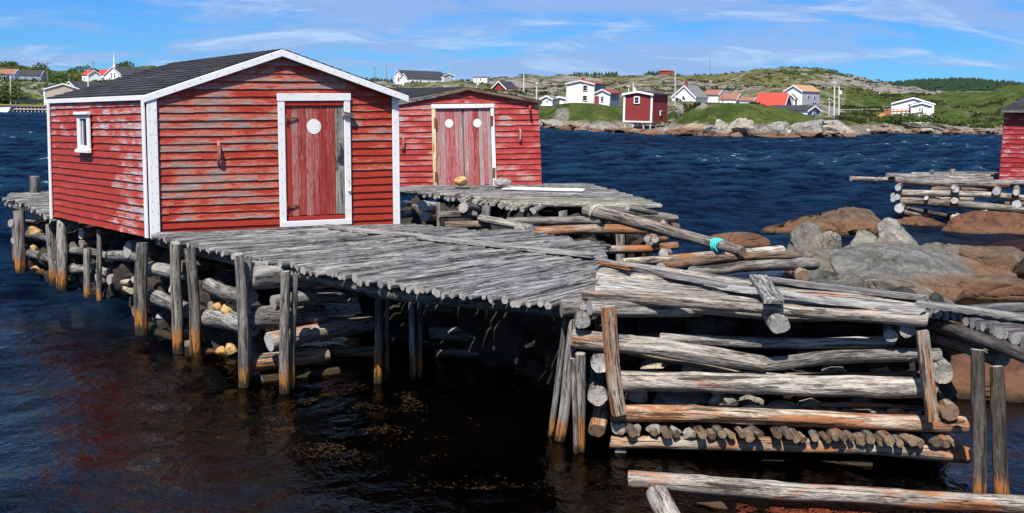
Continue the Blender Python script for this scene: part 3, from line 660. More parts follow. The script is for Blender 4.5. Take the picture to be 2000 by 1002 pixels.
house('gabled_cottage', 'white cottage with steep weathered grey roof and red chimney', 1358, 201, 200, -41, 35, 11, 21, 30, 'house_white', 'roof_grey', win=[('g', .45, .58, .75, 1.2)], chimney=(.15, 1.3))
house('wing_house', 'low white house with brown roof behind the grey-roofed cottage', 1402, 194, 215, 14, -22, 9, 8, 50, 'house_white', 'roof_brown')
house('brown_roof_house', 'small white house with brown roof, larger of the two by the knoll', 1437, 200, 205, 16, -27, 6, 10, 60, 'house_grey', 'roof_brown', sidemat='house_white')
house('brown_roof_house', 'small white shed-like house with brown roof next to the red roof', 1470, 206, 200, 13, -23, 9, 6, 60, 'house_slate', 'roof_brown', sidemat='house_white')
house('red_roof_house', 'low house with bright red roof on the far shore', 1531, 210, 195, 21, -47, 4, 22, 58, 'house_slate', 'roof_red', sidemat='house_white')
house('grey_outbuilding', 'grey gabled outbuilding beside the bright red roof', 1552, 207, 201, -14, 8, 14, 8, 30, 'house_grey', 'roof_grey')
house('barn_house', 'tall pale grey house with tan roof and white gable', 1566, 206, 208, -26, 44, 27, 11, 50, 'house_white', 'roof_tan', win=[('s', .25, .36, .50, .72), ('s', .62, .73, .50, .72), ('g', .25, .42, .35, .6), ('G', .5, .72, .1, .65)], sidemat='house_grey')
house('low_house', 'low slate house with black roof and white gable trim near the shore', 1576, 225, 178, 34, -62, 8, 9, 42, 'house_slate', 'roof_black', win=[('g', .4, .58, .1, .8)], sidemat='house_white')
house('white_bungalow', 'white bungalow with dark roof beside an orange wooden deck', 1822, 231, 192, -74, 8, 27, 11, 14, 'house_white', 'roof_black', win=[('g', .74, .80, .3, .5)])
house('bungalow_wing', 'white front wing of the bungalow with two small upper windows', 1818, 235, 181, -36, 9, 28, 5, 14, 'house_white', 'roof_black', win=[('g', .42, .50, .68, .85), ('g', .54, .62, .68, .85), ('G', .6, .85, .02, .2)])
house('hilltop_hut', 'small red hut alone on the hilltop', 1314, 148, 405, 5, -24, 9, 1.5, 72, 'house_red', 'roof_brown')
house('long_hall', 'long white hall with black roof and low windows on the skyline', 796, 166, 345, -16, 62, 13, 9, 52, 'house_white', 'roof_black', win=[('s', .12, .16, .55, .8), ('s', .35, .39, .55, .8), ('s', .6, .64, .55, .8), ('s', .85, .89, .55, .8)], foundation=3)
house('rear_hall', 'white gabled hall standing behind the long hall', 784, 160, 365, -15, 78, 14, 8, 52, 'house_white', 'roof_black', win=[('G', .3, .5, .1, .6)], foundation=3)
house('hall_wing', 'pale blue-grey wing at the end of the long hall', 866, 162, 355, 20, -14, 14, 4, 30, 'house_grey', 'roof_black', sidemat='house_white', foundation=3)
house('flat_hut', 'small flat-roofed white hut on brown footing on the skyline', 951, 160, 350, 4, -26, 9, 1, 72, 'house_white', 'roof_grey', win=[('s', .4, .52, .3, .8), ('s', .7, .8, .3, .8)])
house('red_gable_house', 'dark red gabled house with black roof behind the second red shed', 989, 181, 228, -29, 22, 7, 14, 32, 'house_red', 'roof_black', foundation=3)
house('brown_shed_roof', 'small brown-roofed building just right of the dark red gable', 1016, 190, 215, 8, -26, 8, 5, 60, 'house_cream', 'roof_brown', foundation=3)
house('white_garage', 'low white gabled garage at the edge of the second red shed', 1079, 200, 190, -22, 14, 6, 6, 25, 'house_white', 'roof_grey', win=[('g', .35, .5, .2, .7)])
house('white_garage', 'low white garage next to the two-storey house', 1106, 199, 192, -25, 10, 6, 3, 25, 'house_white', 'roof_grey')
house('beige_house', 'beige two-storey house with brown roof by the left wharf', 87, 205, 250, 62, -18, 30, 11, 25, 'house_beige', 'roof_brown', win=[('g', .5, .62, .42, .6), ('s', .15, .40, .6, .8), ('s', .6, .85, .6, .8), ('s', .15, .40, .12, .3), ('s', .6, .85, .12, .3)])
house('white_gable_house', 'white gabled house with black roof behind the beige house', 149, 180, 272, -34, 40, 8, 12, 35, 'house_white', 'roof_black', win=[('g', .3, .5, .2, .8)])
house('red_roof_villa', 'white house with red roof in front of the church', 173, 162, 318, 17, -23, 16, 8, 42, 'house_white', 'roof_red', win=[('s', .5, .65, .4, .75)])
house('red_roof_villa', 'second white house with red roof between villa and church', 206, 160, 326, 12, -24, 15, 8, 48, 'house_white', 'roof_red')
croot, CPt = house('church', 'white church with black roof and thin white steeple', 240, 160, 320, -50, 62, 12, 16, 35, 'house_white', 'roof_black', cat='church', group=None, win=[('g', .36, .44, .4, 1.6), ('g', .54, .62, .4, 1.6)])
p = CPt(.5, 0, .03); z0 = at(217, 132, 320).z
for k, (w, h0, h1) in enumerate(((.4, -.6, .7), (.24, .7, 1.3))):
    prism('steeple_base', [Vector((p.x - w, p.y - w, z0 + h0)), Vector((p.x + w, p.y - w, z0 + h0)), Vector((p.x + w, p.y + w, z0 + h0)), Vector((p.x - w, p.y + w, z0 + h0))], Vector((0, 0, h1 - h0)), MATS['house_white'], croot)
log('spire', Vector((p.x, p.y, z0 + 1.5)), Vector((p.x, p.y, z0 + 4.6)), .22, .04, MATS['house_white'], croot, bend=0, wob=0, seg=4, sides=6, endmat=MATS['house_white'])
house('blue_house', 'dark blue house with brown roof at the left edge', 27, 158, 325, 9, -44, 13, 9, 60, 'house_white', 'roof_brown', sidemat='house_blue', win=[('s', .15, .25, .2, .75), ('s', .6, .72, .2, .75)])
house('slate_house', 'slate-blue house with black roof above the left wharf', 80, 162, 320, 5, -50, 14, 9, 72, 'house_grey', 'roof_black', sidemat='house_slate', win=[('s', .2, .27, .3, .8), ('s', .5, .57, .3, .8), ('s', .8, .88, .3, .8)])
house('grey_hut', 'small grey hut with dark roof among the shrubs', 68, 180, 290, -18, 20, 8, 6, 40, 'house_grey', 'roof_grey')
# a wooden deck with stair beside the bungalow
dk = thing('garden_deck', at(1748, 232, 184), 'orange-brown wooden deck with railing beside the white bungalow', 'deck')
pa, pb = at(1722, 224, 186), at(1780, 222, 184)
board('deck_platform', pa, pb, 3.0, .2, MATS['deck_orange'], dk, wav=0)
for i in range(8):
    q = lerp(pa, pb, i / 7); log('deck_post', q + Vector((0, -1.4, -1.6)), q + Vector((0, -1.4, .9)), .07, .07, MATS['deck_orange'], dk, seg=2, sides=5)
board('handrail', pa + Vector((0, -1.4, .9)), pb + Vector((0, -1.4, .9)), .12, .12, MATS['deck_orange'], dk, wav=0)
board('middle_rail', pa + Vector((0, -1.4, .5)), pb + Vector((0, -1.4, .5)), .1, .3, MATS['deck_orange'], dk, wav=0)
board('stair', at(1716, 231, 183), at(1728, 222, 185), 1.2, .25, MATS['deck_orange'], dk, wav=0)
# utility poles
for i, (px, y0, y1, d, m, lab) in enumerate([(92,121,162,300,'pole_dark','utility pole above the slate-blue house'),(20,150,196,252,'pole_wood','utility pole at the left wharf beside the parked truck'),(135,143,170,285,'pole_dark','short lamp pole behind the beige house'),(172,144,178,270,'house_white','white pole in front of the red-roofed villa'),
  (183,120,150,350,'pole_dark','thin utility pole beside the church steeple'),(755,124,170,340,'pole_dark','tall dark utility pole beside the long white hall'),(732,131,170,350,'pole_dark','shorter dark utility pole above the first shed roof'),(879,121,166,350,'pole_wood','pale utility pole behind the hall wing'),(931,150,180,300,'pole_wood','pole with transformer below the flat white hut'),
  (1023,144,196,220,'house_cream','pale utility pole right of the dark red gable'),(1048,161,202,192,'house_cream','shorter pale pole by the eave of the second shed'),(1319,136,206,178,'pole_wood','tallest pale utility pole, beside the stilt shed'),(1228,166,185,190,'house_cream','lamp pole behind the left corner of the stilt shed'),(1237,162,186,192,'house_cream','transformer pole behind the stilt shed roof'),
  (1205,168,186,200,'pole_dark','short pole behind the annex roof'),(1412,168,196,205,'pole_dark','thin dark pole among the brown roofs'),(1630,159,230,172,'house_cream','tall white pole right of the tall grey house'),(1639,168,228,174,'house_cream','shorter white pole with transformer beside the tall one'),(1620,191,224,178,'pole_wood','thin short pole left of the two white poles'),(1387,113,152,420,'pole_dark','thin radio mast on the ridge')]):
    t_ = thing('utility_pole' if 'mast' not in lab else 'radio_mast', at(px, y1, d), lab, 'pole', 'utility poles across the water')
    r_ = .14 if 'mast' not in lab else .16
    log('shaft', at(px, y1, d) - Vector((0, 0, 1.5)), at(px, y0, d), r_, r_ * .75, MATS[m], t_, bend=0, wob=0, seg=3, sides=6, endmat=MATS[m])
    if 'mast' not in lab and i % 2 == 0: board('crossarm', at(px - 4, y0 + 3, d - .2), at(px + 4, y0 + 3, d - .2), .12, .12, MATS[m], t_, wav=0)
    if 'transformer' in lab: log('transformer', at(px + 3, y0 + 16, d), at(px + 3, y0 + 9, d), .3, .3, MATS['house_cream'], t_, bend=0, wob=0, seg=3, sides=8, endmat=MATS['house_cream'])
# gravestones on the far field
for i, (px, y0, y1, w) in enumerate([(1684,185,190,4.5),(1693,181,190,5),(1707,183.5,190,7),(1718,180.5,187,2),(1725,185,191,4),(1731,182,190,4),(1742,186,195,2),(1747,191,195,2),(1753,184.5,189,4)]):
    c = at(px, y1, 298); hw = w / 2 / FPX * 298; h = (y1 - y0) / FPX * 298
    pts = [c + Vector((-hw, 0, -.6)), c + Vector((hw, 0, -.6)), c + Vector((hw, 0, h * .8)), c + Vector((hw * .5, 0, h)), c + Vector((-hw * .5, 0, h)), c + Vector((-hw, 0, h * .8))]
    o = prism('gravestone', pts, Vector((0, .25, 0)), MATS['gravestone'], None)
    tag(o, 'pale gravestone in the small graveyard on the far field', 'gravestone', 'gravestones on the far field')
# the public wharf at the left, a truck and a boat
wf = thing('public_wharf', at(40, 218, 236), 'low timber wharf with yellow kerb below the beige house', 'wharf')
wl, wr = at(-140, 218, 236), at(102, 219, 236); zt = at(50, 206, 236).z
prism('wharf_top', [Vector((wl.x, 236.3, zt - .25)), Vector((wr.x, 236.3, zt - .25)), Vector((wr.x, 236.3, zt)), Vector((wl.x, 236.3, zt))], Vector((0, 20, 0)), MATS['concrete'], wf)
prism('shade_backing', [Vector((wl.x, 237.2, -1)), Vector((wr.x, 237.2, -1)), Vector((wr.x, 237.2, zt - .25)), Vector((wl.x, 237.2, zt - .25))], Vector((0, 1, 0)), MATS['shade_black'], wf)  # near-black sheet paints the shade seen between the piles
prism('kerb', [Vector((wl.x, 236.2, zt + .004)), Vector((wr.x, 236.2, zt + .004)), Vector((wr.x, 236.2, zt + .18)), Vector((wl.x, 236.2, zt + .18))], Vector((0, .3, 0)), MATS['yellow_paint'], wf)
for k in range(34):
    x = wr.x - k * (wr.x - wl.x) / 34; prism('pile', [Vector((x - .16, 236.5, -1)), Vector((x + .16, 236.5, -1)), Vector((x + .16, 236.5, zt - .25)), Vector((x - .16, 236.5, zt - .25))], Vector((0, .35, 0)), MATS['concrete'], wf)
prism('waling', [Vector((wl.x, 236.35, .55)), Vector((wr.x, 236.35, .55)), Vector((wr.x, 236.35, .85)), Vector((wl.x, 236.35, .85))], Vector((0, .14, 0)), MATS['concrete'], wf)
tk = thing('pickup_truck', Vector((at(52, 205, 241).x, 241, zt)), 'black pickup truck parked on the left wharf', 'truck')
S = 55 / FPX * 241 / 5.5; bx = at(25, 200, 241).x
prof = [(0, .55), (.1, 1.0), (1.3, 1.08), (1.75, 1.62), (3.0, 1.66), (3.25, 1.12), (5.4, 1.1), (5.45, .55)]
prism('body', [Vector((bx + x * S, 240.2, zt + z * S)) for x, z in prof], Vector((0, 2, 0)), MATS['truck_paint'], tk)
prism('side_window', [Vector((bx + x * S, 240.17, zt + z * S)) for x, z in ((1.55, 1.14), (1.85, 1.55), (2.9, 1.58), (3.05, 1.14))], Vector((0, .03, 0)), MATS['window_glass'], tk)
for x in (1.0, 4.4):
    w_ = log('wheel', Vector((bx + x * S, 240.1, zt + .38 * S)), Vector((bx + x * S, 240.45, zt + .38 * S)), .38 * S, .38 * S, MATS['rubber'], tk, bend=0, wob=0, cut=0, seg=2, sides=14, endmat=MATS['rubber'])
    log('rim', Vector((bx + x * S, 240.06, zt + .38 * S)), Vector((bx + x * S, 240.12, zt + .38 * S)), .2 * S, .2 * S, MATS['house_grey'], w_, bend=0, wob=0, cut=0, seg=2, sides=10, endmat=MATS['house_grey'])
bt = thing('motor_boat', at(-10, 219, 225), 'white motor boat moored at the left edge', 'boat')
c = at(-8, 219, 225)
prism('hull', [c + Vector(v) for v in ((-5, 0, -.2), (2.4, 0, -.2), (3.3, 0, 1.1), (-5, 0, .9))], Vector((0, 1.8, 0)), MATS['house_white'], bt)
prism('cabin', [c + Vector(v) for v in ((-4, .3, .9), (0, .3, .95), (-.5, .3, 2.3), (-4, .3, 2.3))], Vector((0, 1.2, 0)), MATS['house_white'], bt)

# power lines sagging between the poles, and a rail fence on the far field
def wire(p, q, sag, label):
    V, F = [], []; n = 14
    for i in range(n + 1):
        u = i / n; c = lerp(p, q, u) + Vector((0, 0, -sag * 4 * u * (1 - u)))
        for (y, z) in ((-.02, -.02), (.02, -.02), (0, .025)): V.append(c + Vector((0, y, z)) - p)
    for i in range(n):
        for j in range(3): F.append((i * 3 + j, i * 3 + (j + 1) % 3, i * 3 + 3 + (j + 1) % 3, i * 3 + 3 + j))
    tag(mesh_obj('power_line', V, F, MATS['pole_dark'], None, p), label, 'cable', 'power lines')
wire(at(-120, 126, 300), at(92, 122, 300), 1.2, 'power line running off the left edge from the pole')
wire(at(92, 122, 300), at(183, 121, 350), 1.6, 'power line between the two poles beside the church')
wire(at(183, 121, 350), at(420, 128, 350), 1.6, 'power line running behind the large shed roof')
wire(at(1023, 145, 220), at(1319, 138, 178), 2.0, 'power line crossing above the white two-storey house')
fn = thing('rail_fence', at(1700, 219, 205), 'pale rail fence across the far grassy field', 'fence')
fp = [at(x, y, 205) for x, y in ((1636, 218), (1660, 218), (1684, 217.5), (1708, 217), (1732, 216.5), (1756, 216))]
for p in fp: log('fence_post', p - Vector((0, 0, .8)), p + Vector((0, 0, .5)), .07, .07, MATS['pole_wood'], fn, seg=2, sides=5)
for p, q in zip(fp[:-1], fp[1:]): log('rail', p + Vector((0, -.1, .4)), q + Vector((0, -.1, .38)), .05, .05, MATS['pole_wood'], fn, seg=3, sides=5)

# ---------------------------------------------------------------- sheds
def wall_normal(A, B): 
    n = Vector((0, 0, 1)).cross(B - A).normalized()
    return n if n.dot(CP - A) > 0 else -n
def bil(A0, B0, A1, B1, u, v): return lerp(lerp(A0, B0, u), lerp(A1, B1, u), v)
def clapboards(parent, A0, B0, A1, B1, rows, mat, gable=0.0, apex_u=.5, holes=(), joints=1, wearfn=None, seed=1, proud=.030, name='clapboard', mats2=None):
    r = random.Random(seed); n = wall_normal(A0, B0); Wd = (B0 - A0).length; step = 1.0 / rows; v = 0.0; top = 1 + gable
    while v < top - .02:
        v1 = min(v + step, top)
        def rng_u(vv):
            if vv <= 1: return 0.0, 1.0
            k = (vv - 1) / gable; return apex_u * k, 1 - (1 - apex_u) * k
        spans = [(0.0, 1.0)]
        for (h0, h1, hv0, hv1) in holes:
            if v1 > hv0 + .01 and v < hv1 - .01:
                s2 = []
                for (a, b) in spans:
                    if a < h0: s2.append((a, min(b, h0)))
                    if b > h1: s2.append((max(a, h1), b))
                spans = s2
        for (a, b) in spans:
            cuts = [a, b]
            if (b - a) * Wd > 1.4:
                for _ in range(joints):
                    if r.random() < .75: cuts.append(r.uniform(a + .12 * (b - a), b - .12 * (b - a)))
            cuts.sort()
            for c0, c1 in zip(cuts[:-1], cuts[1:]):
                lo, hi = rng_u(v), rng_u(v1)
                a0, b0, a1, b1 = max(c0, lo[0]), min(c1, lo[1]), max(c0, hi[0]), min(c1, hi[1])
                if b0 - a0 < .01: continue
                if b1 < a1: a1 = b1 = (a1 + b1) / 2
                gap = .0012 / Wd; seg = max(1, int((c1 - c0) * Wd / .22)); V, G, Wr, F = [], [], [], []
                o = bil(A0, B0, A1, B1, (c0 + c1) / 2, v); sx = r.uniform(0, 60); tilt = r.uniform(-.006, .006); pr = proud * r.uniform(.85, 1.1)
                for k in range(seg + 1):
                    q = k / seg; j0 = r.uniform(-.004, .004) / .11 * step; 
                    ub, ut = lerp(a0 + gap, b0 - gap, q), lerp(a1 + gap, b1 - gap, q)
                    vb = v - step * .10 + j0 + tilt * (q - .5)
                    pb, pt = bil(A0, B0, A1, B1, ub, vb), bil(A0, B0, A1, B1, ut, v1)
                    for P_, off in ((pb, -.004), (pb, pr), (pt, .006), (pt, -.004)): V.append(P_ + n * off - o)
                    x = ub * Wd; hgt = (A1 - A0).length * step
                    for yy in (0, 0, hgt, hgt): G.append((x + sx, yy + sx * .37, 0))
                    w_ = wearfn(ub, v, r) if wearfn else 0
                    e_ = r.uniform(-.1, .75); Wr += [w_ + e_, w_ + e_, w_ - .25, w_ - .25]
                for k in range(seg):
                    for j in range(4): F.append((k * 4 + j, k * 4 + 4 + j, k * 4 + 4 + (j + 1) % 4, k * 4 + (j + 1) % 4))
                F.append((0, 1, 2, 3)); e = seg * 4; F.append((e + 3, e + 2, e + 1, e))
                bo = mesh_obj(name, V, F, (r.choice(mats2) if mats2 else mat), parent, o, gc=G, wear=Wr)
                bm = bmesh.new(); bm.from_mesh(bo.data); bmesh.ops.recalc_face_normals(bm, faces=bm.faces); bm.to_mesh(bo.data); bm.free()
        v = v1
def quad_board(name, pts, n, th, mat, parent, wear=0.0, off=0.0):
    """board whose face is the quad pts (grain runs from pts[0] to pts[1]), th thick towards n"""
    P4 = [Vector(p) + n * off for p in pts]; o = sum(P4, Vector()) / 4; sd = rng.random() * 60
    V = [p - o for p in P4] + [p + n * th - o for p in P4]
    Lx, Ly = (P4[1] - P4[0]).length, (P4[3] - P4[0]).length
    G = [(sd, sd, 0), (sd + Lx, sd, 0), (sd + Lx, sd + Ly, 0), (sd, sd + Ly, 0)] * 2
    F = [(0, 1, 2, 3), (7, 6, 5, 4)] + [(i, i + 4, (i + 1) % 4 + 4, (i + 1) % 4) for i in range(4)]
    ob = mesh_obj(name, V, F, mat, parent, o, gc=G, wear=[wear] * 8)
    bm = bmesh.new(); bm.from_mesh(ob.data); bmesh.ops.recalc_face_normals(bm, faces=bm.faces)
    bmesh.ops.bevel(bm, geom=bm.edges[:], offset=min(.004, th * .25), segments=1, affect='EDGES'); bm.to_mesh(ob.data); bm.free(); return ob
def disc(name, c, n, r, th, mat, parent, sides=32):
    x = Vector((0, 0, 1)).cross(n).normalized(); y = n.cross(x); V, G, F = [], [], []
    for k in (0, 1):
        for j in range(sides):
            a = j * 2 * math.pi / sides; q = r * (1 + .02 * noise.noise((a * 3, c.x, 0))); p = x * (q * math.cos(a)) + y * (q * math.sin(a)) + n * (th * k); V.append(p); G.append((q * math.sin(a), q * math.cos(a), 0))
    F = [tuple(range(sides))[::-1], tuple(range(sides, 2 * sides))] + [(j, (j + 1) % sides, sides + (j + 1) % sides, sides + j) for j in range(sides)]
    return mesh_obj(name, V, F, mat, parent, c, gc=G, wear=[.15] * len(V))
def shingle_slope(parent, E0, E1, R0, R1, courses, mat, th=.018):
    """roof slope: eave line E0-E1, ridge line R0-R1; a deck sheet and overlapping courses"""
    n = (E1 - E0).cross(R0 - E0).normalized()
    if n.z < 0: n = -n
    quad_board('roof_deck', [E0, E1, R1, R0], n, .03, MATS['dark_wood'], parent, off=-.035)
    for k in range(courses):
        a, b = k / courses, min(1, (k + 1.25) / courses); p = [lerp(E0, R0, a), lerp(E1, R1, a), lerp(E1, R1, b), lerp(E0, R0, b)]
        Ln = (E1 - E0).length; seg = 10; V, G, F = [], [], []; o = p[0]; sd = rng.random() * 20
        for i in range(seg + 1):
            u = i / seg; jb = rng.uniform(-.012, .012)
            lo, hi = lerp(p[0], p[1], u), lerp(p[3], p[2], u); lo = lo + (lo - hi).normalized() * jb
            for q, off in ((lo, -.004), (lo, th), (hi, .003), (hi, -.004)): V.append(q + n * off - o); 
            G += [(u * Ln + sd, a * 3, 0), (u * Ln + sd, a * 3, 0), (u * Ln + sd, b * 3, 0), (u * Ln + sd, b * 3, 0)]
        for i in range(seg):
            for j in range(4): F.append((i * 4 + j, i * 4 + 4 + j, i * 4 + 4 + (j + 1) % 4, i * 4 + (j + 1) % 4))
        F.append((0, 1, 2, 3)); e = seg * 4; F.append((e + 3, e + 2, e + 1, e))
        ob = mesh_obj('shingle_course', V, F, mat, parent, o, gc=G)
        bm = bmesh.new(); bm.from_mesh(ob.data); bmesh.ops.recalc_face_normals(bm, faces=bm.faces); bm.to_mesh(ob.data); bm.free()
def handle(name, c, n, h, parent, mat, out=.07):
    pts = [c + Vector((0, 0, h / 2)) + n * .005, c + Vector((0, 0, h * .3)) + n * out * .85, c + n * out, c + Vector((0, 0, -h * .3)) + n * out * .85, c - Vector((0, 0, h / 2)) + n * .005]
    x = Vector((0, 0, 1)).cross(n).normalized() * .018; V, F, G = [], [], []; o = c
    for i, p in enumerate(pts):
        t_ = n * .02 if i in (1, 2, 3) else n * .02
        for q in (p - x - t_, p + x - t_, p + x + t_, p - x + t_): V.append(q - o); G.append((q.z, q.x, q.y))
    for i in range(4):
        for j in range(4): F.append((i * 4 + j, i * 4 + 4 + j, i * 4 + 4 + (j + 1) % 4, i * 4 + (j + 1) % 4))
    F += [(0, 1, 2, 3), (19, 18, 17, 16)]
    ob = mesh_obj(name, V, F, mat, parent, o, gc=G, wear=[.3] * len(V))
    bm = bmesh.new(); bm.from_mesh(ob.data); bmesh.ops.recalc_face_normals(bm, faces=bm.faces); bm.to_mesh(ob.data); bm.free(); return ob

# ---- first shed
A0, A1 = at(294, 462, 14.9), at(286, 188, 14.9)
B0, B1 = at(776, 440, 17.0), at(773, 186, 17.0)
C0, C1 = at(105, 421, 18.5), at(99, 200, 18.5)
off_ = C0 - A0; D0 = B0 + off_; D1 = B1 + (C1 - A1)
FA = at(547, 104, (A0.y + B0.y) / 2); BA = at(343, 128, 19.3)
shed = thing('fishing_shed', (A0 + B0 + C0 + D0) / 4, 'large red clapboard shed with single plank door and white corner boards', 'shed', 'red sheds on the wharf')
nf, ns = wall_normal(A0, B0), wall_normal(A0, C0)
# inner body closes the shed behind the cladding
ctr = (A0 + B0 + C0 + D0) / 4; S_ = lambda p: p + (Vector((ctr.x, ctr.y, p.z)) - p) * .015
V = [S_(p) for p in (A0, B0, D0, C0, A1, B1, D1, C1)] + [FA - nf * .04 - Vector((0, 0, .03)), BA + nf * .04 - Vector((0, 0, .05))]
mesh_obj('wall_core', [v - ctr for v in V], [(0, 1, 2, 3), (0, 1, 5, 8, 4), (3, 2, 6, 9, 7), (0, 3, 7, 4), (1, 2, 6, 5)], MATS['dark_wood'], shed, ctr, gc=[(v.x, v.y, v.z) for v in V])
gab = (FA.z - (A1.z + B1.z) / 2) / ((A1 - A0).length)
def uv_front(px, py):     # photo pixel -> (u, v) on the front wall
    n = nf; r = ray(px, py); t_ = (A0 - CP).dot(n) / r.dot(n); p = CP + r * t_
    u = (p - A0).dot((B0 - A0)) / (B0 - A0).length_squared; lo, hi = lerp(A0, B0, u), lerp(A1, B1, u); return u, (p.z - lo.z) / (hi.z - lo.z)
u0, v0 = uv_front(545, 440); u1, v1 = uv_front(684, 183)
v0 = uv_front(610, 440)[1]
def wf_front(u, v, r): return (.25 if v > 1.05 else 0) + (.12 if u < .30 and .25 < v < .95 else 0) + r.uniform(-.25, .30) - (.9 if (u > .78 and v < .42) or v < .1 else 0) - (.3 if u > .78 else 0)
clapboards(shed, A0, B0, A1, B1, 18, RED, gable=gab, holes=[(u0 + .004, u1 - .004, -1, v1 - 1 / 18)], joints=1, wearfn=wf_front, seed=21)
def wf_side(u, v, r):
    w = 0
    if u < .26 + .05 * math.sin(v * 23) and v < .72: w = .75 + r.uniform(-.25, .2)
    if v > .72: w = max(w, .45 + (.25 if u < .45 else 0) + r.uniform(-.2, .2))
    return w + r.uniform(-.1, .1)
Fs = lambda px, py: None
def uv_side(px, py):
    n = ns; r = ray(px, py); t_ = (A0 - CP).dot(n) / r.dot(n); p = CP + r * t_
    u = (p - A0).dot((C0 - A0)) / (C0 - A0).length_squared; lo, hi = lerp(A0, C0, u), lerp(A1, C1, u); return u, (p.z - lo.z) / (hi.z - lo.z)
wu0, wv0 = uv_side(181, 294); wu1, wv1 = uv_side(154, 222)
clapboards(shed, A0, C0, A1, C1, 18, RED_SIDE, holes=[(wu0, wu1, wv0 + 1 / 18, wv1 - 1 / 18)], joints=2, wearfn=wf_side, seed=5)
FR = lambda u, v: bil(A0, B0, A1, B1, u, v)
SD = lambda u, v: bil(A0, C0, A1, C1, u, v)
# corner boards
du = .128 / (B0 - A0).length
quad_board('corner_board', [FR(-.004, -.01), FR(-.004, 1.0), FR(du, 1.0), FR(du, -.01)], nf, .03, WHITE, shed, off=.036)
quad_board('corner_board', [FR(1 - du * .72, -.0), FR(1 - du * .72, 1.02), FR(1.006, 1.0), FR(1.006, -.0)], nf, .03, WHITE, shed, off=.036)
quad_board('corner_board', [SD(-.006, -.01), SD(-.006, .98), SD(.012, .98), SD(.012, -.01)], ns, .03, WHITE, shed, off=.036)
quad_board('corner_board', [SD(.985, -.03), SD(.985, 1.0), SD(1.004, 1.0), SD(1.004, -.03)], ns, .03, WHITE, shed, off=.036)
# roof
ov = nf * .075
EL0 = at(280, 184, A0.y) + ov; EL1 = at(90, 193, 18.6); RF = at(547, 95.5, FA.y) + ov; RB = at(343, 121.5, 19.4)
ER0 = at(791, 185, 17.0) + ov; ER1 = ER0 + (EL1 - EL0)
shingle_slope(shed, EL0, EL1, RF, RB, 15, ROOF); shingle_slope(shed, ER1, ER0, RB, RF, 15, ROOF)
dz = Vector((0, 0, -.012))
def rake(nm, e, r_, w, mat, parent, n, th=.03, off=0.0):
    dn = Vector((0, 0, -w)); quad_board(nm, [e + dn, r_ + dn, r_ + dz, e + dz], n, th, mat, parent, off=off)
rake('barge_board', EL0 - (RF - EL0).normalized() * .03, RF, .115, WHITE, shed, nf); rake('barge_board', ER0 - (RF - ER0).normalized() * .02, RF, .115, WHITE, shed, nf, off=.001)
nl = ns; dn = Vector((0, 0, -.085)); quad_board('eave_fascia', [EL0 + dn, EL1 + dn, EL1 + dz, EL0 + dz], nl, .025, WHITE, shed)
# window in the side wall
wd = thing('x', (0, 0, 0), 'x', 'x'); bpy.data.objects.remove(wd)
wo = quad_board('window', [SD(wu0, wv0), SD(wu0, wv1), SD(wu1, wv1), SD(wu1, wv0)], ns, .012, MATS['window_glass'], shed, off=.034)
fw = (wu1 - wu0) * .19; fh = (wv1 - wv0) * .13
for (a, b, c, d) in ((wu0, wu0 + fw, wv0, wv1), (wu1 - fw * 1.15, wu1, wv0, wv1)): quad_board('frame_stile', [SD(a, c), SD(a, d), SD(b, d), SD(b, c)], ns, .035, WHITE, wo, off=.047)
for (a, b, c, d, t_) in ((wu0 + fw, wu1 - fw * 1.15, wv1 - fh * 1.1, wv1, .034), (wu0 + fw, wu1 - fw * 1.15, wv0, wv0 + fh, .034), (wu0 - fw * .15, wu1 + fw * .25, wv0 - fh * .5, wv0 + fh * .25, .07), (wu0 - fw * .2, wu1 + fw * .5, wv1 - .01, wv1 + fh * .35, .07)):
    quad_board('frame_rail', [SD(a, c), SD(b, c), SD(b, d), SD(a, d)], ns, t_, WHITE, wo, off=.048)
quad_board('muntin', [SD((wu0 + wu1) / 2 + fw * .55, wv0 + fh), SD((wu0 + wu1) / 2 + fw * .55, wv1 - fh), SD((wu0 + wu1) / 2 + fw * .70, wv1 - fh), SD((wu0 + wu1) / 2 + fw * .70, wv0 + fh)], ns, .02, WHITE, wo, off=.0465)
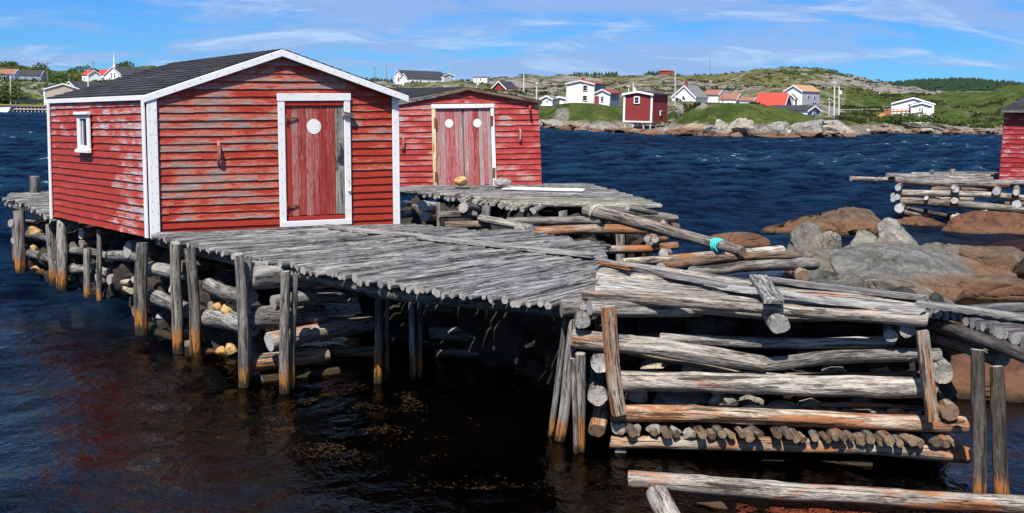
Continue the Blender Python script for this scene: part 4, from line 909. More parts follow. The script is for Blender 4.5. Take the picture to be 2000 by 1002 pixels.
# door
def door_unit(parent, P, Wd, u0, u1, v0, v1, n, planks, mats, frame_w, seed, top_red=True, leafs=1, disc_r=.125, discs=(.5,), disc_v=.84, rustleft=False, bottom=True):
    r = random.Random(seed); fu = frame_w / Wd; H = (P(0, 1) - P(0, 0)).length; fv = frame_w / H
    Q = lambda a, b, c, d: [P(a, c), P(a, d), P(b, d), P(b, c)]
    d_ = thing('door_frame', P((u0 + u1) / 2, v0), 'x', 'x'); d_.parent = parent; d_.location = P((u0 + u1) / 2, v0) - parent_world(parent)
    del d_['label'], d_['category']
    quad_board('frame_jamb', Q(u0, u0 + fu, v0, v1), n, .035, WHITE_RUST if rustleft else WHITE, d_, off=.036, wear=.3 if rustleft else .35)
    quad_board('frame_jamb', Q(u1 - fu, u1, v0, v1), n, .035, WHITE, d_, off=.036, wear=.25)
    quad_board('frame_head', [P(u0 - fu * .1, v1 - fv), P(u1 + fu * .1, v1 - fv), P(u1 + fu * .1, v1 + fv * .05), P(u0 - fu * .1, v1 + fv * .05)], n, .04, WHITE, d_, off=.038, wear=.2)
    if bottom: quad_board('frame_sill', [P(u0 + fu * .1, v0), P(u1 - fu * .1, v0), P(u1 - fu * .1, v0 + fv * .8), P(u0 + fu * .1, v0 + fv * .8)], n, .06, WHITE, d_, off=.037, wear=.3)
    a0, a1 = u0 + fu, u1 - fu; b0, b1 = v0 + (fv * .8 if bottom else .0), v1 - fv
    if top_red: quad_board('lintel_strip', [P(a0, b1 - .035), P(a1, b1 - .035), P(a1, b1), P(a0, b1)], n, .03, RED_FRESH, d_, off=.028); quad_board('foot_rail', [P(a0 + .01, b0), P(a1 - .005, b0), P(a1 - .005, b0 + .032), P(a0 + .01, b0 + .032)], n, .03, RED_FRESH, d_, off=.036); b1 -= .037; b0 += .033
    quad_board('door_backing', Q(a0, a1, b0, b1), n, .006, MATS['dark_wood'], d_, off=.002)
    for lf in range(leafs):
        la, lb = lerp(a0, a1, lf / leafs) + .004 * (lf > 0), lerp(a0, a1, (lf + 1) / leafs) - .004 * (lf < leafs - 1)
        dr = thing('door', P((la + lb) / 2, b0), 'x', 'x'); dr.parent = parent; dr.location = P((la + lb) / 2, b0) - parent_world(parent); del dr['label'], dr['category']
        ws = [r.uniform(.8, 1.2) for _ in range(planks)]; tot = sum(ws); x = la
        for k in range(planks):
            w_ = (lb - la) * ws[k] / tot; g = .0025 / Wd
            mt = mats[lf][k % len(mats[lf])]
            quad_board('plank', Q(x + g, x + w_ - g, b0 + r.uniform(0, .006), b1 - r.uniform(0, .006)), n, .022 + r.uniform(-.003, .003), mt, dr, off=.01, wear=r.uniform(-.3, .3)); x += w_
        for q in discs: disc('painted_disc', P(lerp(la, lb, q), disc_v) + n * .036, n, disc_r, .003, WHITE, dr)
    return P
DM = [[RED_FRESH, RED_DOOR, RED_DOOR, RED_DOOR, RED_DOOR, RED_DOOR, RED_DOOR, GREY]]
door_unit(shed, FR, (B0 - A0).length, u0, u1, v0, v1, nf, 8, DM, .105, 4, discs=(.49,), disc_r=.118, disc_v=uv_front(613, 247)[1])
door1 = [o for o in shed.children if o.name.startswith('door') and not o.name.startswith('door_')][0]
for py in (231, 401):
    p = FR(*uv_front(558, py)) + nf * .07; q = FR(*uv_front(582, py)) + nf * .045
    board('strap_hinge', p, q, .025, .012, MATS['rust_iron'], door1, up=nf, wav=0, rag=0); log('hinge_pin', p - Vector((0, 0, .06)), p + Vector((0, 0, .06)), .012, .012, MATS['rust_iron'], door1, bend=0, seg=2, sides=6, endmat=MATS['rust_iron'])
handle('handle', FR(*uv_front(660, 291)) + nf * .034, nf, .36, door1, GREY)
p = FR(*uv_front(679, 224)); board('latch_block', p + nf * .09 - (B0 - A0).normalized() * .09 + Vector((0, 0, .02)), p + nf * .09 + (B0 - A0).normalized() * .09 - Vector((0, 0, .02)), .07, .05, GREY, door1, up=nf, wav=0)
handle('cleat', FR(*uv_front(425, 297)) + nf * .02, nf, .34, shed, RED_DOOR, out=.08)
log('door_knob', FR(*uv_front(680, 372)) + nf * .06, FR(*uv_front(680, 372)) + nf * .10, .04, .02, WHITE, door1, bend=0, seg=2, sides=8, endmat=WHITE)
def nails(P, n, spots, parent, off, r_=.0055):
    for (u, v) in spots: disc('nail', P(u, v) + n * off, n, r_, .004, MATS['rust_iron'], parent, 8)
nails(FR, nf, [(du * f, v / 12 + rng.uniform(-.02, .02)) for v in range(1, 12) for f in (.2, .8)] + [(1 - du * .4, v / 9 + rng.uniform(-.02, .02)) for v in range(1, 9)], shed, .0665)
for e_ in (EL0, ER0):
    for k in range(1, 10):
        p = lerp(e_, RF, k / 10 + rng.uniform(-.02, .02)) + Vector((0, 0, -rng.uniform(.04, .09))) + nf * .0315; disc('nail', p, nf, .0055, .004, MATS['rust_iron'], shed, 8)
nails(FR, nf, [(u0 + .012, lerp(v0, v1, k / 9)) for k in range(1, 9)] + [(u1 - .012, lerp(v0, v1, k / 9)) for k in range(1, 9)], shed, .072)
# floor frame under the shed
dzf = Vector((0, 0, -.10))
quad_board('floor_frame', [S_(A0) + Vector((0, 0, .06)), S_(B0) + Vector((0, 0, .02)), S_(D0) + Vector((0, 0, .02)), S_(C0) + Vector((0, 0, .06))], Vector((0, 0, -1)), .08, MATS['dark_wood'], shed)

# ---- second shed
dl, dr_ = 22.4, 23.5
A20, A21 = at(762, 366, dl), at(760, 202, dl); B20, B21 = at(1058, 362, dr_), at(1051, 199, dr_)
F2 = at(911, 176, (dl + dr_) / 2); back = Vector((-.52, .86, 0)) * 6.0
shed2 = thing('fishing_shed', (A20 + B20) / 2 + back * .5, 'smaller faded red shed with double doors and two white discs', 'shed', 'red sheds on the wharf')
n2 = wall_normal(A20, B20); c2 = (A20 + B20) / 2 + back * .5
S2 = lambda p: p + (Vector((c2.x, c2.y, p.z)) - p) * .012
V = [S2(p) for p in (A20, B20, B20 + back, A20 + back, A21, B21, B21 + back, A21 + back)] + [F2 - n2 * .03 - Vector((0, 0, .03)), F2 + back - Vector((0, 0, .04))]
mesh_obj('wall_core', [v - c2 for v in V], [(0, 1, 2, 3), (0, 1, 5, 8, 4), (3, 2, 6, 9, 7), (0, 3, 7, 4), (1, 2, 6, 5)], MATS['dark_wood'], shed2, c2, gc=[(v.x, v.y, v.z) for v in V])
FR2 = lambda u, v: bil(A20, B20, A21, B21, u, v)
def uv2(px, py):
    r = ray(px, py); t_ = (A20 - CP).dot(n2) / r.dot(n2); p = CP + r * t_
    u = (p - A20).dot((B20 - A20)) / (B20 - A20).length_squared; lo, hi = lerp(A20, B20, u), lerp(A21, B21, u); return u, (p.z - lo.z) / (hi.z - lo.z)
g2 = (F2.z - (A21.z + B21.z) / 2) / (A21 - A20).length
q0, w0 = uv2(845, 363); q1, w1 = uv2(970, 203)
clapboards(shed2, A20, B20, A21, B21, 15, RED_PINK, gable=g2, holes=[(q0 + .004, q1 - .004, -1, w1 - 1 / 15)], joints=1, wearfn=lambda u, v, r: r.uniform(-.4, .4), seed=9)
clapboards(shed2, B20, B20 + back, B21, B21 + back, 15, RED_PINK, seed=10)
mt2 = [[GREY_DOOR] * 6, [GREY_DOOR, GREY_DOOR, RED_DOOR, GREY_DOOR, GREY_DOOR, GREY_DOOR]]
door_unit(shed2, FR2, (B20 - A20).length, q0, q1, w0, w1, n2, 6, mt2, .085, 8, top_red=False, leafs=2, discs=(.5,), disc_r=.095, disc_v=uv2(880, 241)[1], rustleft=True, bottom=False)
for (px, py, m) in ((852, 240, 'rust_iron'), (851, 345, 'rust_iron'), (964, 236, 'rust_iron'), (964, 337, 'rust_iron')):
    p = FR2(*uv2(px, py)); board('hinge', p + n2 * .075 - Vector((0, 0, .11)), p + n2 * .075 + Vector((0, 0, .11)), .06, .015, MATS[m], shed2, up=n2, wav=0, rag=0)
handle('handle', FR2(*uv2(1019, 265)) + n2 * .02, n2, .32, shed2, RED_PINK); handle('handle', FR2(*uv2(787, 280)) + n2 * .02, n2, .34, shed2, RED_PINK)
board('bracket', FR2(*uv2(1043, 208)) + n2 * .04, FR2(*uv2(1037, 214)) + n2 * .2, .05, .05, RED_PINK, shed2, wav=0)
o2 = n2 * .06; e0 = at(752, 201, dl) + o2; r0 = at(911, 170, F2.y) + o2; e1 = at(1057, 197, dr_) + o2; bk = back * 1.05
shingle_slope(shed2, e0, e0 + bk, r0, r0 + bk, 12, ROOF); shingle_slope(shed2, e1 + bk, e1, r0 + bk, r0, 12, ROOF)
rake('barge_board', e0, lerp(e0, r0, .62), .10, BOARD, shed2, n2); rake('barge_board', lerp(e0, r0, .62), r0, .085, BROWN, shed2, n2); rake('barge_board', e1, r0, .07, BROWN, shed2, n2, off=.001)
# stones at the doors of the second shed
def on_front(px, py, z, d=None): return gz(px, py, z)
zf2 = FR2(.5, 0).z
rock_px('door_stone', 886, 915, 345, 363, 22.3, MATS['ochre_stone'], 51, 'ochre stone holding the double doors shut', 'stones at the double doors', depth=.8, sub=3, sink=.05)
rock_px('door_stone', 965, 998, 348, 364, 22.5, MATS['grey_stone'], 52, 'smooth oval grey-green stone in front of the double doors', 'stones at the double doors', depth=.8, sub=3, cuts=2, sink=.05)

# ---- third shed at the right edge
A30, A31 = at(1951, 352, 32.5), at(1962, 214, 32.5); B30 = A30 + Vector((4.2, .6, 0)); B31 = A31 + Vector((4.0, .6, 0))
shed3 = thing('fishing_shed', A30 + Vector((2, 2, 0)), 'red clapboard shed cut off by the right edge of the view', 'shed', 'red sheds on the wharf')
n3 = wall_normal(A30, B30); bk3 = Vector((2.9, 5, 0)); c3 = (A30 + B30) / 2 + bk3 * .5
S3 = lambda p: p + (Vector((c3.x, c3.y, p.z)) - p) * .012
V = [S3(p) for p in (A30, B30, B30 + bk3, A30 + bk3, A31, B31, B31 + bk3, A31 + bk3)]
mesh_obj('wall_core', [v - c3 for v in V], [(0, 1, 2, 3), (0, 1, 5, 4), (3, 2, 6, 7), (0, 3, 7, 4), (1, 2, 6, 5), (4, 5, 6, 7)], MATS['dark_wood'], shed3, c3, gc=[(v.x, v.y, v.z) for v in V])
clapboards(shed3, A30, B30, A31, B31, 15, RED_DARK, joints=1, seed=31, wearfn=lambda u, v, r: (.25 if v < .2 or u < .08 else 0) + r.uniform(-.2, .1))
clapboards(shed3, A30, A30 + bk3, A31, A31 + bk3, 15, RED_DARK, joints=1, seed=32)
ee0 = A31 + Vector((-.25, -.3, .0)); ee1 = B31 + Vector((.3, -.3, 0)); rr = Vector((2.6, 2.6, .8))
shingle_slope(shed3, ee0, ee1, ee0 + rr, ee1 + rr, 12, ROOF); shingle_slope(shed3, ee1 + Vector((3, 5.6, 0)), ee0 + Vector((3, 5.6, 0)), ee1 + rr, ee0 + rr, 12, ROOF)
quad_board('eave_fascia', [ee0 + Vector((0, 0, -.09)), ee1 + Vector((0, 0, -.09)), ee1, ee0], Vector((0, -1, 0)), .03, BOARD, shed3)

# ---------------------------------------------------------------- wharf: main pole deck
def along(pts, t):
    P = [Vector(p) for p in pts]; ds = [0]
    for a, b in zip(P[:-1], P[1:]): ds.append(ds[-1] + (b - a).length)
    s = t * ds[-1]
    for i in range(len(P) - 1):
        if s <= ds[i + 1] or i == len(P) - 2: return lerp(P[i], P[i + 1], (s - ds[i]) / max(1e-6, ds[i + 1] - ds[i]))
def length(pts): return sum((Vector(b) - Vector(a)).length for a, b in zip(pts[:-1], pts[1:]))
front = [gz(x, y, 1.47) for x, y in ((303, 455), (400, 481), (475, 496), (560, 514), (700, 540), (850, 566), (1000, 584), (1080, 590), (1150, 591))]
tk_, ek_ = [0, .35, .62, .78, 1.0], [(792, 438), (1040, 451), (1182, 481), (1170, 510), (1163, 578)]
def end_at(t):
    x = float(np.interp(t, tk_, [e[0] for e in ek_])); y = float(np.interp(t, tk_, [e[1] for e in ek_])); return gz(x, y, 1.45)
wharf = thing('pole_wharf', gz(700, 620, 0), 'main grey wharf deck of round poles in front of the large red shed', 'wharf')
n_p = 100
for i in range(n_p):
    t_ = (i + .5) / n_p; a = along(front, t_); b = end_at(t_)
    dv = (b - a).normalized(); a = a - dv * rng.uniform(-.06, .12); b = b + dv * rng.uniform(-.06, .12)
    if t_ < .30: b = a + dv * min((b - a).length, 4.3)
    ra = .0415 * rng.uniform(.78, 1.28); rb = ra * rng.uniform(.72, .95); dzp = Vector((0, 0, rng.uniform(-.016, .016) - .03))
    log('deck_pole', a + dzp, b + dzp, ra, rb, DECK, wharf, bend=.006, wob=.07, sides=9, seg=10, cut=.18)
# stringers under the deck
sag = Vector((0, 0, -.155))
def off_in(p, k): return p + Vector((.63, .77, 0)) * k
for k, (r_, m) in ((.14, (.085, GREY)), (1.5, (.08, DARKW)), (3.0, (.08, DARKW))):
    pts = [off_in(along(front, t_), k) + sag for t_ in (0, .34, .66, 1.0)]
    for a, b in zip(pts[:-1], pts[1:]): log('stringer', a - (b - a).normalized() * .15, b + (b - a).normalized() * .12, r_, r_ * .9, m, wharf, bend=.008, sides=10, endmat=MATS['end_grain'])
log('cap_log', at(1095, 602, 10.05), at(1168, 598, 10.15), .095, .09, GREY, wharf, sides=14)
# posts standing in the water: top pixel, waterline pixel, width in pixels
def post(xt, yt, xb, yb, w, mat, parent, name='post', taper=.9, **kw):
    b = gz(xb, yb, 0); d = b.y; tp = at(xt, yt, d); r_ = w / 2 / FPX * d; dn = (b - tp).normalized()
    return log(name, b + dn * .75, tp, r_ * 1.04, r_ * taper, mat, parent, bend=.016, sides=12, cut=.25, wob=.12, **kw)
for (xt, yt, xb, yb, w) in ((279, 474, 281, 645, 26), (343, 474, 349, 682, 22), (370, 484, 379, 694, 23), (466, 497, 474, 749, 22), (484, 502, 487, 742, 20), (558, 530, 557, 761, 21), (577, 536, 575, 756, 13)):
    post(xt, yt, xb, yb, w, POSTW, wharf, knots=4)
for (xt, yt, xb, yb, w) in ((741, 575, 740, 745, 18), (757, 580, 757, 740, 10), (803, 582, 802, 742, 13), (822, 584, 822, 738, 13), (955, 596, 955, 712, 16), (974, 596, 974, 706, 12)):
    post(xt, yt, xb, yb, w, POSTW, wharf)
# left end of the deck beside the shed
left_f = [at(16, 388, 20.6), at(45, 397, 20.0), at(80, 415, 19.0), at(110, 432, 18.4)]; left_b = [at(15, 381, 21.6), at(60, 379, 22.3), at(110, 379, 23.0)]
ldk = thing('side_deck', gz(60, 520, 0), 'short grey pole deck at the far left end of the large shed', 'wharf')
for i in range(24):
    t_ = (i + .5) / 24; a = along(left_f, t_); b = a + Vector((1.25 - .45 * t_, .95, .02)) * 1.25
    dv = (b - a).normalized(); a = a - dv * rng.uniform(0, .12); b = lerp(a, b, 1.0)
    log('deck_pole', a, b, .045, .036, DECK, ldk, sides=8, seg=6)
for i in range(14):
    t_ = (i + .5) / 14; a = lerp(at(15, 386, 20.8), at(20, 381, 22.0), t_); log('deck_pole', a + Vector((0, 0, .01)), a + Vector((2.2, .55, .03)), .055, .045, DECK, ldk, sides=8, seg=6)
log('stringer', left_f[0] + Vector((-.1, .15, -.13)), left_f[-1] + Vector((.3, .15, -.10)), .07, .07, GREY, ldk)
for (xt, yt, xb, yb, w) in ((36, 412, 43, 530, 23), (28, 430, 32, 512, 10), (97, 438, 104, 549, 19), (122, 432, 128, 561, 23), (170, 486, 173, 583, 15), (194, 447, 197, 592, 11)):
    post(xt, yt, xb, yb, w, POSTW, ldk, knots=3)
bl = thing('mooring_post', at(70, 380, 21.6), 'short upright mooring post on the far left deck', 'post'); log('shaft', at(70, 384, 21.5), at(70, 344, 21.5), .10, .095, GREY, bl, sides=12, cut=.05)

# ---------------------------------------------------------------- crib of logs below the large shed
EDX = [20, 43, 104, 128, 173, 197, 281, 349, 379, 474, 557, 700]; EDD = [20.6, 20.0, 18.9, 18.4, 17.5, 17.1, 15.2, 14.1, 13.7, 12.4, 12.0, 11.5]
def ed(px): return float(np.interp(px, EDX, EDD))
lcrib = thing('log_crib', gz(430, 690, 0), 'stone-filled log crib under the near side of the large shed', 'crib')
inw = Vector((.66, .75, 0)); alo = Vector((.79, -.61, 0))
def crib_log(x0, y0, x1, y1, w, back=.18, mat=GREY, parent=lcrib, ext0=0, ext1=0, r_end=None, **kw):
    a, b = at(x0, y0, ed(x0) + back), at(x1, y1, ed(x1) + back); dv = (b - a).normalized(); r_ = w / 2 / FPX * ed((x0 + x1) / 2)
    return log('crib_log', a - dv * ext0, b + dv * ext1, r_, r_end or r_ * .92, mat, parent, sides=14, knots=2, **kw)
def cross_log(px, py, w, back=.0, mat=GREY, parent=lcrib, ln=2.2, dirv=None, end='end_grain', dzz=.0, **kw):
    a = at(px, py, ed(px) + back); r_ = w / 2 / FPX * ed(px); dv = (dirv or inw)
    return log('cross_log', a, a + dv * ln + Vector((0, 0, dzz)), r_, r_ * .9, mat, parent, sides=16, endmat=MATS[end], **kw)
# logs lying along the edge
for (x0, y0, x1, y1, w, bk) in ((404, 556, 470, 575, 30, .28), (396, 622, 470, 634, 38, .3), (404, 690, 474, 722, 30, .35), (296, 524, 350, 531, 30, .3), (296, 577, 350, 600, 34, .28), (292, 640, 350, 662, 26, .45), (212, 500, 279, 505, 24, .5),
        (55, 457, 128, 476, 18, .2), (58, 494, 128, 516, 20, .2), (138, 490, 196, 496, 18, .25), (140, 528, 196, 532, 18, .25), (60, 525, 128, 540, 14, .5)):
    crib_log(x0, y0, x1, y1, w, bk, ext1=.35, grooves=1)
# logs pointing out of the face
for (px, py, w, bk, mat, e) in ((158, 455, 22, .05, BROWN, 'end_grain'), (158, 477, 20, .02, BROWN, 'end_grain'), (122, 466, 20, -.1, BROWN, 'end_grain'), (176, 523, 18, .0, PALE, 'end_grain_pale'), (190, 545, 26, -.02, PALE, 'end_grain_pale'),
        (213, 546, 22, .12, PALE, 'end_grain'), (216, 503, 34, .8, GREY, 'end_grain'), (248, 486, 36, .1, PALE, 'end_grain'), (262, 546, 18, .1, PALE, 'end_grain_pale'), (262, 608, 26, .1, RUSTY, 'end_grain_brown'),
        (338, 490, 28, .15, GREY, 'end_grain'), (352, 522, 28, .0, BROWN, 'end_grain_brown'), (355, 655, 20, .0, RUSTY, 'end_grain_brown'), (533, 592, 30, .0, GREY, 'end_grain'), (526, 669, 40, -.05, DRIFT, 'end_grain_pale'), (20, 437, 18, .1, GREY, 'end_grain'), (25, 470, 14, .1, GREY, 'end_grain'), (108, 470, 20, .12, BROWN, 'end_grain')):
    cross_log(px, py, w, bk, mat, end=e, ln=1.6)
# big sawn blocks stacked at the corner of the crib
for (x0, y0, x1, y1, w, mat, bk, e) in ((487, 540, 545, 560, 56, GREY, .02, 'end_grain'), (484, 625, 552, 630, 50, GREY, .0, 'end_grain_pale'), (488, 708, 560, 704, 40, RUSTY, -.02, 'end_grain_brown'), (512, 748, 540, 740, 34, GREY, .1, 'end_grain')):
    a = at(x0, y0, ed(x0) + bk); b = a + (alo * .35 + inw * .9) * 1.0; r_ = w / 2 / FPX * ed(x0)
    log('cross_log', a, b, r_, r_ * .95, mat, lcrib, sides=16, endmat=MATS[e], grooves=2, knots=3)
for (x0, y0, x1, y1, w) in ((560, 634, 740, 628, 26), (560, 694, 735, 690, 34), (590, 590, 700, 586, 14), (830, 600, 1010, 604, 26), (840, 648, 1015, 650, 26), (850, 690, 1010, 690, 26)):
    a, b = at(x0, y0, 13.6), at(x1, y1, 13.4); r_ = w / 2 / FPX * 13.5; log('crib_log', a, b, r_, r_, GREY, lcrib, sides=12)
def stone_px(x0, x1, y0, y1, d, m, seed, label, group): return rock_px('ballast_stone', x0, x1, y0, y1, d, MATS[m], seed, label, group, depth=.9, sub=3, cuts=10, deep=(.4, .8), sink=.1, rough=.08)
G1 = 'ballast stones in the shed crib'
for i, (x0, x1, y0, y1, m, bk) in enumerate(((405, 425, 588, 606, 'tan_stone', .32), (415, 444, 588, 614, 'ochre_stone', .28), (432, 460, 592, 616, 'ochre_stone', .26), (448, 470, 590, 612, 'ochre_stone', .4), (422, 444, 678, 696, 'ochre_stone', .35), (436, 464, 672, 698, 'ochre_stone', .34), (330, 348, 556, 574, 'tan_stone', .3), (305, 330, 612, 626, 'grey_stone', .5), (57, 82, 442, 456, 'ochre_stone', .25), (60, 75, 478, 492, 'ochre_stone', .35), (60, 85, 518, 532, 'ochre_stone', .4), (235, 262, 545, 556, 'tan_stone', .3), (238, 264, 558, 574, 'tan_stone', .35), (455, 478, 730, 748, 'grey_stone', .3))):
    px = (x0 + x1) / 2
    lab = 'ochre ballast stone between crib logs under the large red shed' if m == 'ochre_stone' else 'tan ballast stone between crib logs under the large red shed' if m == 'tan_stone' else 'grey ballast stone in the crib under the large red shed'
    stone_px(x0, x1, y0, y1, ed(px) + bk, m, 60 + i, lab, G1)

# ---------------------------------------------------------------- loose board lying along the main deck
o = board('long_board', gz(632, 441, 1.50), gz(1166, 500, 1.50), .25, .035, BOARD, None, wav=.02, rag=.03); tag(o, 'long pale board lying along the main pole deck', 'board', 'loose boards on the decks')

# ---------------------------------------------------------------- the second deck, before the smaller shed
dk2 = thing('rear_deck', gz(1050, 470, 0), 'grey pole deck in front of the smaller red shed', 'wharf')
for i in range(46):
    t_ = (i + .5) / 46
    y = lerp(363, 404, t_ ** 1.15); zd = 1.57 - .07 * t_
    xr = lerp(1150, 1296, t_) + rng.uniform(-10, 6); a = gz(xr, y, zd); xl = float(np.interp(t_, [0, .35, .62, 1.0], [700, 770, 905, 1000])); b = gz(xl + rng.uniform(-8, 8), y - 4 * t_ - 1, zd + .01)
    log('deck_pole', a, b, .05 * rng.uniform(.85, 1.15), .045, DECK if i < 34 else MOSSY, dk2, sides=9, seg=12, bend=.006, cut=.2)
for i in range(30):    # ends of the poles laid the other way along the near edge
    t_ = i / 29; a = gz(lerp(790, 1042, t_), lerp(376, 412, t_), 1.50 - .03 * t_); a += Vector((rng.uniform(-.05, .05), rng.uniform(-.14, .10), rng.uniform(-.02, .02))); log('deck_pole', a, a + Vector((.25, 1.0, .03)) * .9, .04 * rng.uniform(.7, 1.25), .036, MOSSY, dk2, sides=8, seg=5)
o = board('tarpaulin', gz(985, 367, 1.615), gz(1140, 371, 1.615), .66, .008, WHITE, None, wav=.01, rag=.06); tag(o, 'flat white sheet lying on the deck before the smaller shed', 'sheet')
def rear(x0, y0, x1, y1, d0, d1, w, mat, nm='crib_log', **kw):
    a, b = at(x0, y0, d0), at(x1, y1, d1); r_ = w / 2 / FPX * d0; return log(nm, a, b, r_, r_ * .92, mat, dk2, sides=12, knots=3, **kw)
rear(992, 434, 1322, 428, 17.4, 18.6, 19, MOSSY); rear(938, 426, 1038, 447, 18.0, 16.9, 18, MOSSY); rear(1000, 458, 1270, 449, 16.9, 17.8, 22, RUSTY); rear(1150, 488, 1322, 480, 16.4, 17.4, 18, RUSTY)
rear(1160, 410, 1312, 424, 18.9, 19.4, 14, GREY); rear(905, 405, 930, 412, 18.6, 20, 22, GREY); rear(1225, 405, 1282, 418, 18.2, 19, 12, MOSSY); rear(1015, 446, 1050, 446, 16.7, 18.5, 24, GREY, 'cross_log'); rear(1290, 440, 1318, 446, 18.4, 19.5, 24, BROWN, 'cross_log')
rear(1280, 468, 1300, 466, 16.9, 18.5, 16, RUSTY, 'cross_log'); rear(1265, 466, 1280, 462, 17.1, 18.6, 14, RUSTY, 'cross_log'); rear(1296, 495, 1305, 490, 16.2, 18, 20, DRIFT, 'cross_log'); rear(1170, 412, 1192, 440, 17.2, 19.0, 16, GREY, 'cross_log')
rear(785, 420, 840, 418, 18.6, 19.5, 16, GREY); rear(828, 402, 850, 404, 18.4, 20, 24, BOARD, 'cross_log'); rear(830, 424, 858, 424, 18.3, 20, 22, BROWN, 'cross_log'); rear(785, 402, 800, 398, 18.5, 20, 14, GREY, 'cross_log'); rear(870, 440, 960, 440, 18.2, 18.0, 18, BROWN); rear(858, 420, 930, 418, 18.8, 19, 16, GREY)
for (xt, yt, xb, yb, w) in ((815, 402, 815, 470, 14), (808, 400, 806, 470, 8), (857, 395, 857, 470, 8), (1100, 412, 1100, 560, 18), (1210, 414, 1210, 540, 18), (1270, 414, 1270, 520, 16), (950, 402, 950, 520, 16)):
    post(xt, yt, xb, min(yb + 90, 600) - 0, w, GREY, dk2) if False else log('post', at(xt, yt, 18.9) , at(xb, 590, 18.9), w / 2 / FPX * 18.9, w / 2 / FPX * 18.9, GREY, dk2)

# the long spar with rope, and driftwood
a, b = at(1146, 410, 16.3), at(1450, 492, 13.4)
sp = thing('spar', a, 'long thick grey spar lying across the deck corner with turquoise rope round its end', 'log')
log('shaft', a, b, .115, .066, PALE, sp, sides=18, seg=24, knots=26, wob=.05, bend=.004, endmat=MATS['end_grain_brown'])
def coil(name, c, ax, r_, n, mat, parent, th=.012, spread=.02):
    ax = ax.normalized(); x = ax.orthogonal().normalized(); y = ax.cross(x); pts = []
    for k in range(n * 16 + 1):
        an = k / 16 * 2 * math.pi; q = r_ * (1.0 + .10 * noise.noise((k * .3, c.x, 0))); pts.append(c + x * q * math.cos(an) + y * q * math.sin(an) + ax * (spread * (k / 16 - n / 2) + .014 * math.sin(k * .9)))
    V, F = [], []
    for i, p in enumerate(pts):
        t_ = (pts[min(i + 1, len(pts) - 1)] - pts[max(i - 1, 0)]).normalized(); u_ = (p - c).normalized(); w_ = t_.cross(u_)
        for j in range(5): V.append(p + u_ * th * math.cos(j * 1.2566) + w_ * th * math.sin(j * 1.2566) - c)
    for i in range(len(pts) - 1):
        for j in range(5): F.append((i * 5 + j, i * 5 + (j + 1) % 5, i * 5 + 5 + (j + 1) % 5, i * 5 + 5 + j))
    return mesh_obj(name, V, F, MATS[mat], parent, c, smooth_ang=180)
ax = b - a
tag(coil('rope_lashing', a + ax * .865, ax, .085, 7, 'cyan_rope', None, .011, .017), 'turquoise rope wound round the end of the spar', 'rope', 'rope lashings')
tag(coil('rope_lashing', a + ax * .075, ax + Vector((0, 0, -1.2)), .135, 2, 'pale_rope', None, .010, .02), 'pale rope looped round the thick end of the spar', 'rope', 'rope lashings')
def drift(x0, y0, x1, y1, d0, d1, w0, w1, mat, label, end='end_grain', **kw):
    a, b = at(x0, y0, d0), at(x1, y1, d1); o = log('driftwood_log', a, b, w0 / 2 / FPX * d0, w1 / 2 / FPX * d1, mat, None, sides=16, knots=4, endmat=MATS[end], **kw)
    return tag(o, label, 'log', 'driftwood logs behind the near deck')
drift(1214, 512, 1526, 489, 12.9, 14.6, 16, 22, DRIFT, 'pale driftwood log with brown patches below the roped spar', grooves=2)
drift(1290, 522, 1560, 500, 12.6, 14.3, 24, 18, BROWN, 'split brown driftwood log, middle one of the heap', grooves=3)
drift(1350, 530, 1592, 517, 12.2, 13.6, 22, 25, PALE, 'smooth pale driftwood log nearest the deck', grooves=1)
drift(1568, 542, 1540, 534, 12.9, 15.0, 28, 26, DRIFT, 'short driftwood butt with orange cut end', end='end_grain_brown')
drift(1330, 508, 1560, 512, 13.6, 14.8, 14, 14, BROWN, 'thin dark driftwood pole in the heap')

# ---------------------------------------------------------------- near deck of long poles on the front crib
dk3 = thing('near_deck', gz(1500, 880, 0), 'near grey deck of long split poles on top of the front crib', 'wharf')
n3p = 11
for i in range(n3p):
    t_ = i / (n3p - 1)
    l = gz(lerp(1166, 1178, t_), lerp(578, 516, t_), 1.50); r__ = gz(lerp(1800, 1812, t_) + rng.uniform(-12, 6), lerp(613, 582, t_), 1.48)
    rr_ = (l - gz(1166, 578, 1.5)).length / 40 + .085; 
    log('deck_pole', l + Vector((0, 0, rng.uniform(-.02, .012) - .05)), r__ + Vector((0, 0, rng.uniform(-.02, .015) - .05)), .125 * rng.uniform(.9, 1.1), .085 * rng.uniform(.9, 1.1), PALE if i % 3 else BOARD, dk3, sides=14, flat=.62, seg=20, grooves=1, bend=.008)
log('edge_pole', gz(1138, 578, 1.53), gz(1812, 626, 1.49), .058, .062, PALE, dk3, sides=16, seg=26, knots=10, bend=.004)
log('edge_pole', gz(1420, 598, 1.50), gz(1812, 616, 1.52), .05, .045, PALE, dk3, sides=12, seg=20)
G2 = 'loose boards on the decks'
def loose(x0, y0, x1, y1, z0, z1, w, mat, label, th=.035, taper=1.0):
    return tag(board('loose_board', gz(x0, y0, z0), gz(x1, y1, z1), w, th, mat, None, wav=.025, rag=.03, taper=taper), label, 'board', G2)
loose(1168, 508, 1478, 569, 1.56, 1.565, .16, BOARD, 'weathered board with orange end starting at the deck joint', taper=1.2)
loose(1420, 562, 1806, 609, 1.575, 1.56, .20, BOARD, 'long pale board lying on the near deck')
loose(1490, 545, 1808, 582, 1.54, 1.53, .20, BOARD, 'pale board along the back edge of the near deck')
loose(1795, 592, 2060, 628, 1.56, 1.54, .16, BOARD, 'board running off the right edge over the dark pole deck')
loose(1479, 540, 1513, 588, 1.60, 1.62, .19, GREY, 'short grey plank lying crosswise on the near deck', th=.05)
loose(1172, 512, 1232, 524, 1.61, 1.61, .07, RUSTY, 'small orange splinter of board at the deck joint')

